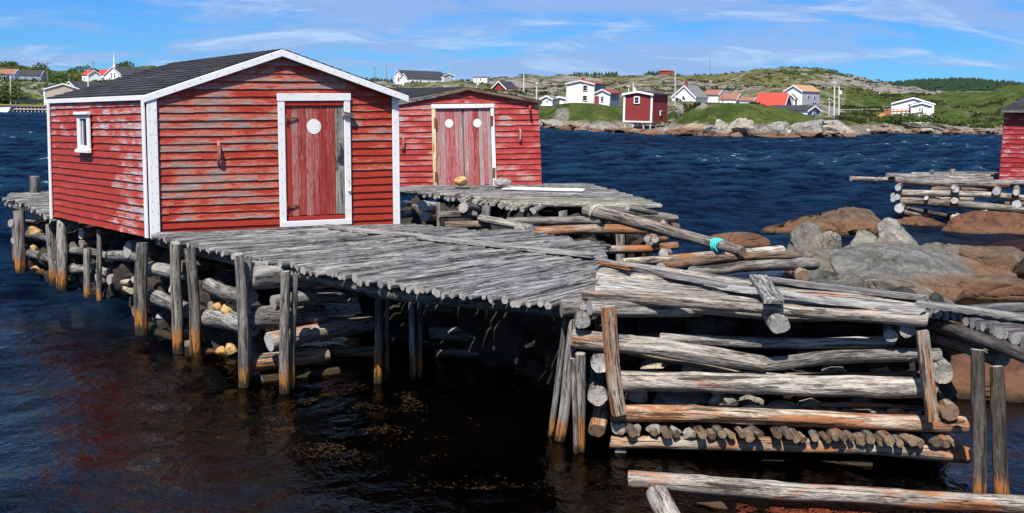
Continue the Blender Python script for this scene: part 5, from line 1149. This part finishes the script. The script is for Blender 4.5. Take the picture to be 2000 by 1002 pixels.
# ---------------------------------------------------------------- the front crib
fc = thing('log_crib', gz(1540, 890, 0), 'front crib of stacked grey logs with floor of small poles', 'crib')
def fd(px, off=0.0): return 9.95 - (px - 1140) / 740 * .5 - off
def fl(x0, y0, x1, y1, w0, w1, mat, off=0.0, name='crib_log', **kw):
    a, b = at(x0, y0, fd(x0, off)), at(x1, y1, fd(x1, off)); return log(name, a, b, w0 / 2 / FPX * fd(x0), w1 / 2 / FPX * fd(x1), mat, fc, sides=22, seg=30, wob=.13, **kw)
fl(1116, 660, 1495, 712, 42, 34, PALE, .0, grooves=4, knots=3); fl(1480, 714, 1836, 692, 30, 28, GREY, -.06, grooves=4); fl(1290, 660, 1746, 667, 24, 27, GREY, -.22, knots=3, grooves=1)
fl(1196, 742, 1826, 764, 38, 44, PALE, .0, knots=6, grooves=2, bend=.006); fl(1200, 806, 1886, 832, 38, 38, STAIN, .02, knots=4, grooves=2, bend=.006); fl(1192, 864, 1892, 888, 30, 40, STAIN, .06, knots=5, bend=.012); fl(1190, 897, 1700, 908, 26, 24, BROWN, .0)
fl(1200, 660, 1290, 662, 24, 22, BROWN, -.5); fl(1230, 640, 1500, 645, 26, 24, DARKW, -1.2); fl(1180, 712, 1820, 716, 36, 36, DARKW, -2.0); fl(1180, 780, 1820, 790, 36, 36, DARKW, -2.0); fl(1180, 840, 1820, 850, 36, 36, DARKW, -2.0); fl(1190, 655, 1820, 655, 36, 36, DARKW, -2.1)
def fx(px, py, w, off, mat=GREY, end='end_grain', ln=2.0, dv=(.10, 1, 0), **kw):
    a = at(px, py, fd(px, off)); r_ = w / 2 / FPX * fd(px); return log('cross_log', a, a + Vector(dv).normalized() * ln, r_, r_ * .95, mat, fc, sides=22, endmat=MATS[end], wob=.09, **kw)
fx(1136, 630, 32, .16, PALE); fx(1523, 636, 40, .22, GREY); fx(1773, 645, 36, .1, DARKW); fx(1171, 711, 38, .16, PALE, 'end_grain_pale', hollow=.3); fx(1168, 776, 40, .14, GREY, hollow=.1); fx(1843, 731, 42, .1, GREY, hollow=.35); fx(1856, 804, 40, .12, RUSTY, 'end_grain_brown'); fx(1166, 842, 36, .12, RUSTY, 'end_grain_brown', dv=(.2, .8, .25)); fx(1740, 655, 30, .05, GREY, dv=(.3, .9, .0)); fx(1205, 838, 22, .12, GREY, ln=.8); fx(1212, 885, 24, .1, DARKW); fx(1850, 880, 40, .05, DARKW)
fx(1152, 600, 36, .1, GREY, ln=1.2, dv=(1, .25, -.05))
# floor poles poking out between the two lowest logs
xs = [1236, 1278, 1304, 1322, 1372, 1392, 1411, 1430, 1451, 1466, 1486, 1519, 1542, 1556, 1571, 1592, 1619, 1634, 1650, 1664, 1681, 1701, 1722, 1738, 1758, 1782, 1800, 1832, 1848, 1866]
for i, x in enumerate(xs):
    y = lerp(843, 868, (x - 1236) / 640) + rng.uniform(-4, 4); w = rng.uniform(14, 22)
    a = at(x, y, fd(x, .15 + rng.uniform(0, .09))); log('floor_pole', a, a + Vector((rng.uniform(-.25, .1), 1, .02)) * 1.6, w / 2 / FPX * 9.7, w / 2 / FPX * 9.5, BROWN if i % 3 else DARK_SHADE_POST, fc, sides=10, seg=6, cut=.35, endmat=MATS['end_grain_brown'], wob=.1)
for (x0, y0, x1, y1, w, m, o_) in ((1230, 688, 1470, 735, 14, BROWN, -.22), (1500, 735, 1800, 728, 14, BROWN, -.3), (1300, 790, 1700, 803, 13, BROWN, -.35), (1560, 690, 1790, 700, 16, DARK_SHADE_POST, -.35), (1240, 728, 1500, 742, 10, RUSTY, -.12), (1600, 790, 1830, 800, 12, RUSTY, -.25)):
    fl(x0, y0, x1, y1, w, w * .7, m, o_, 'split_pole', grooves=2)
# uprights nailed to the crib
def upright(x0, y0, x1, y1, w, off, mat, th=.09, taper=1.0): return board('fender_timber', at(x0, y0, fd(x0, off)), at(x1, y1, fd(x1, off)), w / FPX * 9.8, th, mat, fc, up=Vector((0, -1, 0)), wav=.012, rag=.015, taper=taper)
log('fender_timber', at(1190, 598, fd(1190, .25)), at(1207, 810, fd(1207, .22)), .078, .072, RUSTY, fc, sides=12, flat=.6, cut=.1, endmat=MATS['end_grain'])
upright(1801, 645, 1822, 822, 22, .24, RUSTY, .06, .95)
def fpost(x0, y0, x1, y1, w, off=0.0, mat=POSTW):
    a, b = at(x0, y0, fd(x0, off)), at(x1, y1, fd(x1, off)); r_ = w / 2 / FPX * 9.9; dv = (b - a).normalized(); log('post', a, b + dv * .6, r_ * .9, r_, mat, fc, sides=14, knots=3)
fpost(1106, 612, 1072, 852, 13, -.25); fpost(1122, 622, 1090, 850, 24, -.12); fpost(1118, 700, 1122, 892, 11, .2, PALE); fpost(1132, 690, 1136, 890, 24, .1)
G3 = 'ballast stones in the front crib'
for i, (x0, x1, y0, y1, m, bk) in enumerate(((1222, 1265, 757, 784, 'grey_stone', .25), (1278, 1385, 768, 794, 'grey_stone', .3), (1384, 1410, 768, 794, 'grey_stone', .2), (1250, 1320, 704, 722, 'tan_stone', .5), (1405, 1450, 770, 800, 'grey_stone', .7), (1448, 1490, 790, 808, 'tan_stone', .18), (1488, 1556, 787, 808, 'tan_stone', .25), (1548, 1592, 793, 812, 'grey_stone', .2), (1588, 1612, 800, 814, 'ochre_stone', .18), (1606, 1640, 796, 814, 'tan_stone', .25), (1640, 1682, 800, 816, 'grey_stone', .2), (1710, 1735, 803, 818, 'tan_stone', .2), (1732, 1772, 796, 818, 'ochre_stone', .18), (1770, 1800, 802, 820, 'tan_stone', .2), (1262, 1292, 828, 850, 'grey_stone', -.05), (1292, 1308, 832, 850, 'grey_stone', -.05), (1308, 1332, 832, 854, 'grey_stone', -.08), (1334, 1366, 836, 858, 'grey_stone', -.08), (1206, 1224, 828, 850, 'tan_stone', -.1), (1230, 1252, 830, 854, 'grey_stone', -.1), (1330, 1372, 706, 730, 'tan_stone', .55), (1440, 1492, 776, 800, 'grey_stone', .5), (1560, 1610, 778, 802, 'tan_stone', .55), (1660, 1720, 778, 806, 'grey_stone', .55), (1600, 1650, 712, 736, 'grey_stone', .6), (1700, 1745, 710, 734, 'tan_stone', .6))):
    lab = {'grey_stone': 'grey ballast stone wedged between the logs of the front crib', 'tan_stone': 'tan ballast stone on the logs of the front crib', 'ochre_stone': 'orange ballast stone on the logs of the front crib'}[m]
    if i == 1: lab = 'long flat grey block of stone in the front crib'
    stone_px(x0, x1, y0, y1, fd((x0 + x1) / 2) + bk, m, 90 + i, lab, G3)
# the log lying in the water in front, stones and weed at the bottom edge
a, b = at(1228, 938, 8.5), at(2040, 988, 8.2); o = log('floating_log', a, b, .082, .076, FLOAT, None, sides=22, seg=34, knots=8, grooves=1, bend=.004, endmat=MATS['end_grain_pale']); tag(o, 'long pale log with rust stain lying in the water before the crib', 'log')
a, b = at(1285, 968, 8.2), at(1325, 1035, 7.6); o = log('short_log', a, b, .10, .10, PALE, None, sides=18, cut=.5, endmat=MATS['end_grain']); tag(o, 'short grey log end sticking up at the bottom edge', 'log')
o = board('sunk_board', at(1240, 1000, 8.6), at(1330, 1004, 8.4), .09, .05, BOARD, None); tag(o, 'pale board end at the bottom edge beside the short log', 'board')
rock_px('shore_stone', 1348, 1442, 972, 1030, 8.5, MATS['warm_granite'], 201, 'brown stone at the bottom edge beside the short log', None, depth=.8, sub=4, sink=.3)
rock_px('shore_stone', 1075, 1130, 946, 995, 9.3, MATS['dark_rock'], 202, 'dark wet stone in the shallows left of the floating log', None, depth=.9, sub=4, sink=.6)
rock_px('sunken_rock', 795, 1110, 826, 905, 10.9, MATS['dark_rock'], 203, 'large dark rock just breaking the water under the wharf', None, depth=.55, sub=5, cuts=3, sink=.7, rough=.08)
rock_px('sunken_rock', 850, 965, 794, 825, 11.8, MATS['dark_rock'], 204, 'smaller dark rock behind the large sunken one', None, depth=.6, sub=4, cuts=3, sink=.8)

# ---------------------------------------------------------------- pole deck at the right edge, shade put into its wood colour
dk4 = thing('right_deck', gz(1930, 975, 0), 'pole deck on round posts at the right edge, coloured dark for shade', 'wharf')
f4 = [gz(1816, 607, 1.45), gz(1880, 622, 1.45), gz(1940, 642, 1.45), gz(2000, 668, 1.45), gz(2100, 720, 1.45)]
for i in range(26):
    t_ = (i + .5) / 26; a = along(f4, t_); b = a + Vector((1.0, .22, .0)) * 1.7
    log('deck_pole', a - Vector((.03, .03, 0)) * rng.uniform(0, 2), b, .05 * rng.uniform(.85, 1.15), .045, SHADE_DECK, dk4, sides=9, seg=8, cut=.2)
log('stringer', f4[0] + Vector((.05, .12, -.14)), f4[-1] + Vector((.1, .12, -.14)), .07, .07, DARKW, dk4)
log('beam', at(1800, 648, 10.3), at(1958, 702, 9.2), .075, .085, DARK_SHADE_POST, dk4, sides=16)
log('bracket', at(1890, 640, 9.6), at(1905, 675, 9.5), .07, .03, DARK_SHADE_POST, dk4, sides=10)
post(1911, 683, 1908, 976, 30, DARK_SHADE_POST, dk4, knots=5); post(1949, 715, 1953, 981, 30, DARK_SHADE_POST, dk4, knots=5)

# ---------------------------------------------------------------- crib and deck of the third shed
rc = thing('log_crib', gz(1850, 440, 0), 'log crib of the far right wharf beside the cut-off red shed', 'crib')
def rl(x0, y0, x1, y1, w, d0=32.0, d1=30.6, mat=GREY, nm='crib_log', **kw):
    a, b = at(x0, y0, d0), at(x1, y1, d1); return log(nm, a, b, w / 2 / FPX * d0, w / 2 / FPX * d1, mat, rc, sides=12, **kw)
rl(1733, 343, 1950, 352, 13, 32.2, 33.5); rl(1780, 341, 1960, 346, 10, 33, 34.5); rl(1748, 351, 1970, 361, 13, 31.9, 31.6, PALE); rl(1662, 349, 1750, 351, 10, 31.5, 32.5, PALE); rl(1760, 376, 2030, 390, 13, 31.8, 31.4, PALE); rl(1755, 393, 2030, 414, 15, 31.7, 31.2, PALE); rl(1760, 364, 1850, 361, 8, 32.6, 33); rl(1822, 369, 1950, 370, 11, 32.4, 32.6, BROWN); rl(1760, 414, 1815, 423, 14, 31.6, 32, PALE); rl(1770, 408, 1860, 424, 12, 32.3, 32.3, DARKW); rl(1820, 388, 1900, 390, 12, 32.3, 32.4, DRIFT); rl(1930, 398, 2010, 400, 11, 32, 32.2, BROWN); rl(1745, 382, 1765, 384, 12, 32, 33, PALE); 
for (px, py, w) in ((1754, 367, 13), (1752, 385, 13), (1756, 407, 19), (1866, 371, 13), (1865, 392, 15), (1946, 374, 16), (1985, 376, 13), (1986, 399, 19), (1982, 425, 20), (1744, 391, 10), (1809, 387, 8), (1862, 366, 8)):
    a = at(px, py, 31.2); log('cross_log', a, a + Vector((.47, 1, 0)) * 2.2, w / 2 / FPX * 31.2, w / 2 / FPX * 31, PALE, rc, sides=12, endmat=MATS['end_grain_pale'])
for (px, y0, y1, w) in ((1821, 332, 352, 8), (1861, 330, 352, 10), (1757, 356, 428, 9), (1875, 352, 430, 8)):
    log('post', at(px, y1, 33), at(px, y0, 33), w / 2 / FPX * 33, w / 2 / FPX * 33, GREY, rc, sides=8)
for i in range(9):
    a, b = at(1748 + 9 * i + rng.uniform(-8, 8), 345 - .5 * i, 32.6 + .5 * i), at(2060, 356 - .9 * i, 32.4 + .5 * i); log('deck_pole', a, b, .10, .09, DECK, rc, sides=8, seg=8)
quad_board('shed_sill', [A30 + Vector((-.1, -.1, -.02)), B30 + Vector((.1, -.1, -.02)), B30 + bk3 + Vector((0, 0, -.02)), A30 + bk3 + Vector((-.1, 0, -.02))], Vector((0, 0, -1)), .2, MATS['dark_wood'], rc)
rr_ = random.Random(77)
for i in range(16):
    x = rr_.uniform(1862, 1935); y = rr_.uniform(416, 438); s_ = rr_.uniform(5, 11)
    rock_px('crib_stone', x - s_, x + s_, y - s_ * .7, y + s_ * .7, 31.6 + rr_.uniform(-.3, .4), MATS[rr_.choice(['grey_stone', 'tan_stone'])], 400 + i, 'small rounded ballast stone spilling from the far right crib', 'ballast stones of the far right crib', sub=2, cuts=5, sink=.2)

# ---------------------------------------------------------------- rocks in the cove
def rk(x0, x1, y0, y1, d, m, seed, label, nm='boulder', **kw):
    kw.setdefault('sub', 5); kw.setdefault('joints', 5); kw['rough'] = kw.get('rough', .06) * .55; kw.setdefault('jdepth', .06); kw['cuts'] = kw.get('cuts', 9) + 3; return rock_px(nm, x0, x1, y0, y1, d, MATS[m], seed, label, 'boulders in the cove', **kw)
rk(1602, 1644, 454, 490, 21.8, 'pale_granite', 503, 'small pale wedge of rock between two boulders', depth=.8, cuts=10)
rk(1840, 2010, 482, 560, 21.8, 'warm_granite', 508, 'rounded tan rock behind the sloping slab', depth=.6, cuts=5, tilt=.2)
rk(1810, 2030, 540, 592, 19.0, 'warm_granite', 509, 'low orange rock shelf at the waterline right of the boulders', depth=.45, cuts=4, sink=.6)
rk(1570, 1745, 530, 610, 17.0, 'granite', 510, 'light grey slab just behind the near deck', depth=.6, cuts=7, deep=(.38, .8))
rk(1680, 1930, 560, 640, 15.6, 'granite', 511, 'flat grey ledge sloping down behind the near deck', depth=.5, cuts=6, tilt=.12)
rk(1840, 2080, 418, 460, 29.6, 'red_granite', 512, 'low red rock in front of the far right crib', depth=.45, cuts=5, sink=1.2)
rk(1745, 1850, 425, 450, 31, 'red_granite', 513, 'dark red rock ledge below the corner of the far right crib', depth=.5, cuts=5, sink=.5)
rk(1380, 1500, 456, 476, 25.5, 'warm_granite', 514, 'submerged tan rock awash left of the outcrop', depth=.4, cuts=3, sink=1.0)
rk(1830, 2120, 700, 800, 12.5, 'red_granite', 515, 'brown rock in the shade under the right deck', depth=.6, cuts=5)
def slab(pts, mat, seed, label, joints=4, rough=.05, jd=.05, cuts=9):
    """an angular rock: hull of measured corner points, refined, broken by joints and roughened"""
    r = random.Random(seed); P = [at(x, y, d) for x, y, d in pts]; c = sum(P, Vector()) / len(P)
    low = [Vector((p.x, p.y, -.5)) for p in P]
    bm = bmesh.new()
    for p in P + low: bm.verts.new(p - c)
    h = bmesh.ops.convex_hull(bm, input=bm.verts[:]); bmesh.ops.delete(bm, geom=[v for v in bm.verts if not v.link_faces], context='VERTS')
    bmesh.ops.triangulate(bm, faces=bm.faces[:]); bmesh.ops.subdivide_edges(bm, edges=bm.edges[:], cuts=cuts, use_grid_fill=True); bmesh.ops.triangulate(bm, faces=bm.faces[:])
    long_ = [e for e in bm.edges if e.calc_length() > .14]; bmesh.ops.subdivide_edges(bm, edges=long_, cuts=1); bmesh.ops.triangulate(bm, faces=bm.faces[:])
    for _ in range(1): bmesh.ops.smooth_vert(bm, verts=bm.verts[:], factor=.45, use_axis_x=True, use_axis_y=True, use_axis_z=True)
    size = max(v.co.length for v in bm.verts); js = []
    for _ in range(joints):
        n = Vector((r.gauss(0, 1), r.gauss(0, .5), r.gauss(0, .55))).normalized(); js.append((n, r.uniform(-.5, .5) * size, r.uniform(.022, .04), r.uniform(.8, 1.7) * jd, r.uniform(-.05, .05)))
    bm.normal_update(); new = []
    for v in bm.verts:
        p = v.co; k = rough * (noise.noise(p * 1.3 + Vector((seed, 0, 0))) * 1.4 + noise.noise(p * 3.5) * .8 + noise.noise(p * 9) * .45)
        for (n, d, w, dep, step) in js:
            q = p.dot(n) - d + .22 * noise.noise(p * 1.1 + Vector((0, seed, 0))); k -= dep * math.exp(-(q / w) ** 2); k += step if q > 0 else 0
        new.append(p + v.normal * k)
    V = [tuple(p) for p in new]; F = [tuple(x.index for x in f.verts) for f in bm.faces]; bm.free()
    return tag(mesh_obj('boulder', V, F, MATS[mat], None, c, smooth_ang=32), label, 'rock', 'boulders in the cove')
slab([(1618, 492, 20.0), (1640, 478, 20.6), (1700, 469, 21.2), (1780, 474, 21.2), (1850, 492, 20.8), (1905, 528, 20.0), (1900, 552, 19.0), (1640, 545, 18.6), (1700, 572, 18.1), (1790, 590, 17.8), (1870, 578, 18.3), (1760, 500, 19.6), (1690, 505, 19.4)], 'granite', 505, 'broad angular grey slab with orange foot', 6, .05, .07, 11)
slab([(1532, 500, 21.0), (1545, 455, 21.2), (1574, 437, 21.6), (1594, 441, 21.5), (1606, 462, 21.3), (1630, 500, 21.2), (1560, 520, 20.6), (1600, 470, 22.3), (1550, 470, 22.4)], 'granite', 502, 'dark pointed grey boulder at the end of the driftwood heap', 3, .06)
slab([(1664, 478, 21.6), (1676, 450, 21.7), (1692, 446, 21.9), (1712, 458, 21.6), (1716, 482, 21.4), (1690, 470, 22.6)], 'pale_granite', 516, 'pale wedge against the left flank of the white-streaked boulder', 2, .06)
slab([(1706, 486, 21.2), (1714, 440, 21.6), (1732, 427, 22.0), (1752, 430, 22.0), (1772, 450, 21.8), (1800, 486, 21.6), (1760, 492, 21.1), (1735, 450, 23.0), (1780, 475, 23.0)], 'pale_granite', 504, 'white-streaked tall boulder on top of the rock heap', 4, .07)
slab([(1560, 486, 20.0), (1578, 480, 20.4), (1612, 482, 20.6), (1640, 510, 19.8), (1692, 560, 18.6), (1660, 575, 18.2), (1575, 555, 18.8), (1570, 520, 19.4)], 'granite', 506, 'pale angular slab leaning beside the broad one', 3, .05)
slab([(1780, 484, 22.0), (1830, 476, 22.2), (1880, 488, 22.0), (1960, 518, 21.4), (1982, 540, 20.8), (1960, 556, 20.2), (1880, 535, 20.6), (1830, 510, 21.0)], 'granite', 507, 'sloping grey slab right of the broad one', 5, .05)
slab([(1478, 446, 28.6), (1540, 430, 29.2), (1600, 413, 29.8), (1640, 405, 30.0), (1668, 404, 30.0), (1700, 412, 29.8), (1726, 436, 29.2), (1722, 446, 28.6), (1640, 447, 28.0), (1560, 449, 28.0), (1640, 425, 28.6)], 'warm_granite', 501, 'low orange-brown outcrop in the water behind the boulders', 7, .06, .08, 10)
# rockweed
def weed():
    r = random.Random(8); V, F = [], []
    for (x0, x1, y0, y1, n) in ((560, 840, 760, 800, 380), (560, 860, 826, 860, 220), (560, 720, 862, 900, 220), (760, 900, 890, 930, 160), (860, 1010, 936, 976, 200), (480, 640, 690, 740, 150), (1000, 1060, 700, 720, 350), (1010, 1080, 676, 690, 250), (1040, 1070, 740, 752, 200)):
        for _ in range(n * 4):
            p = gz(r.gauss((x0 + x1) / 2, (x1 - x0) / 3), r.gauss((y0 + y1) / 2, (y1 - y0) / 3), .0)
            if noise.noise((p.x * 2.2, p.y * 1.6, 3)) < .05: continue
            a = r.uniform(0, 6.28); s_ = r.uniform(.015, .045)
            t1 = Vector((math.cos(a), math.sin(a), r.uniform(-.3, .3))) * s_; t2 = Vector((-math.sin(a), math.cos(a), r.uniform(-.3, .3))) * .004; p = p + Vector((0, 0, r.uniform(-.03, .012))); b = len(V); V.extend([p - t1, p + t2, p + t1, p - t2]); F.append((b, b + 1, b + 2, b + 3))
    tag(mesh_obj('seaweed', V, F, MATS['kelp']), 'golden brown rockweed floating in patches on the dark water', 'seaweed', kind='stuff')
    V, F = [], []
    for _ in range(5000):
        x = r.uniform(1440, 2030); p = gz(x, r.uniform(984, 1050) + (x - 1440) * .01, .03); p.z += .05 * noise.noise((p.x * 4, p.y * 4, 0)); a = r.uniform(0, 6.28); s_ = r.uniform(.012, .035)
        t1 = Vector((math.cos(a), math.sin(a), r.uniform(-.4, .4))) * s_; t2 = Vector((-math.sin(a), math.cos(a), r.uniform(-.4, .4))) * s_ * .5; b = len(V); V.extend([p - t1, p + t2, p + t1, p - t2]); F.append((b, b + 1, b + 2, b + 3))
    tag(mesh_obj('red_seaweed', V, F, MATS['red_weed']), 'rust-red weed mat along the bottom edge below the floating log', 'seaweed', kind='stuff')
weed()

# ---------------------------------------------------------------- crib stones, added to block light and coloured near-black for shade
def added_rubble(name, quad, z0, z1, size, n, seed, label, mat='shade_stone'):
    """a heap of many stones inside a four-cornered plan; one mass, nobody could count it"""
    r = random.Random(seed); IV, IF = ICO[2]; V, F = [], []
    for _ in range(n):
        u, v, w = r.random(), r.random(), r.random(); c = lerp(lerp(quad[0], quad[1], u), lerp(quad[3], quad[2], u), v); c = Vector((c.x, c.y, lerp(z0, z1, w)))
        s_ = [size * r.uniform(.6, 1.3) for _ in range(3)]; Rm = Matrix.Rotation(r.uniform(0, 6), 3, 'Z') @ Matrix.Rotation(r.uniform(0, 6), 3, 'X'); sd = r.uniform(0, 99); b = len(V)
        for q in IV:
            k = 1 + .28 * noise.noise((q[0] * 1.3 + sd, q[1] * 1.3, q[2] * 1.3)); V.append(c + Rm @ Vector((q[0] * s_[0] * k, q[1] * s_[1] * k, q[2] * s_[2] * k)))
        F.extend(tuple(i + b for i in f) for f in IF)
    tag(mesh_obj(name, V, F, MATS[mat]), label, 'added_rubble', kind='stuff')
rock_mat('shade_stone', (.014, .012, .010), (.05, .045, .038), (.04, .03, .02), 0, .05, False, 2.0)  # near-black colour holds the shade under the decks
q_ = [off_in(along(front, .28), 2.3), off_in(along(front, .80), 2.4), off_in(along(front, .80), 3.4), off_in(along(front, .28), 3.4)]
added_rubble('added_rubble', q_, -.4, 1.2, .26, 420, 1, 'light-blocking dark stones added to fill the crib under the main pole deck')
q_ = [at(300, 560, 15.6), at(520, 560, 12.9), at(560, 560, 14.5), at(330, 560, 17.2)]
added_rubble('added_rubble', q_, -.4, .95, .22, 330, 2, 'light-blocking dark stones added behind the logs under the near corner of the large shed')
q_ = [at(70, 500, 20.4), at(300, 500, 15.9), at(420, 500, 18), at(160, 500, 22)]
added_rubble('added_rubble', q_, -.4, .75, .25, 420, 3, 'light-blocking dark stones added under the side wall of the large shed')
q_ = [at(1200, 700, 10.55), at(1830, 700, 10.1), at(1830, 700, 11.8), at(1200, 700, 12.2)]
added_rubble('added_rubble', q_, -.4, 1.25, .20, 520, 4, 'light-blocking dark stones added to fill the front crib behind its logs')
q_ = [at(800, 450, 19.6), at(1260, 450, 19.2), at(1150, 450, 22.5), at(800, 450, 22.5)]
added_rubble('added_rubble', q_, -.4, 1.2, .26, 420, 5, 'light-blocking dark stones added under the deck of the smaller shed')

# ---------------------------------------------------------------- labels of look-alikes: say which one, counted from the left
def single_out():
    seen = {}
    for o in COL.objects:
        if o.parent is None and 'label' in o: seen.setdefault(o['label'], []).append(o)
    words = 'first second third fourth fifth sixth seventh eighth ninth tenth eleventh twelfth thirteenth fourteenth fifteenth sixteenth seventeenth eighteenth'.split()
    for lab, os_ in seen.items():
        if 1 < len(os_) <= 18:
            os_.sort(key=lambda o: o.location.x / max(1, o.location.y))
            for w, o in zip(words, os_): o['label'] = lab + ', ' + w + ' from the left'
single_out()
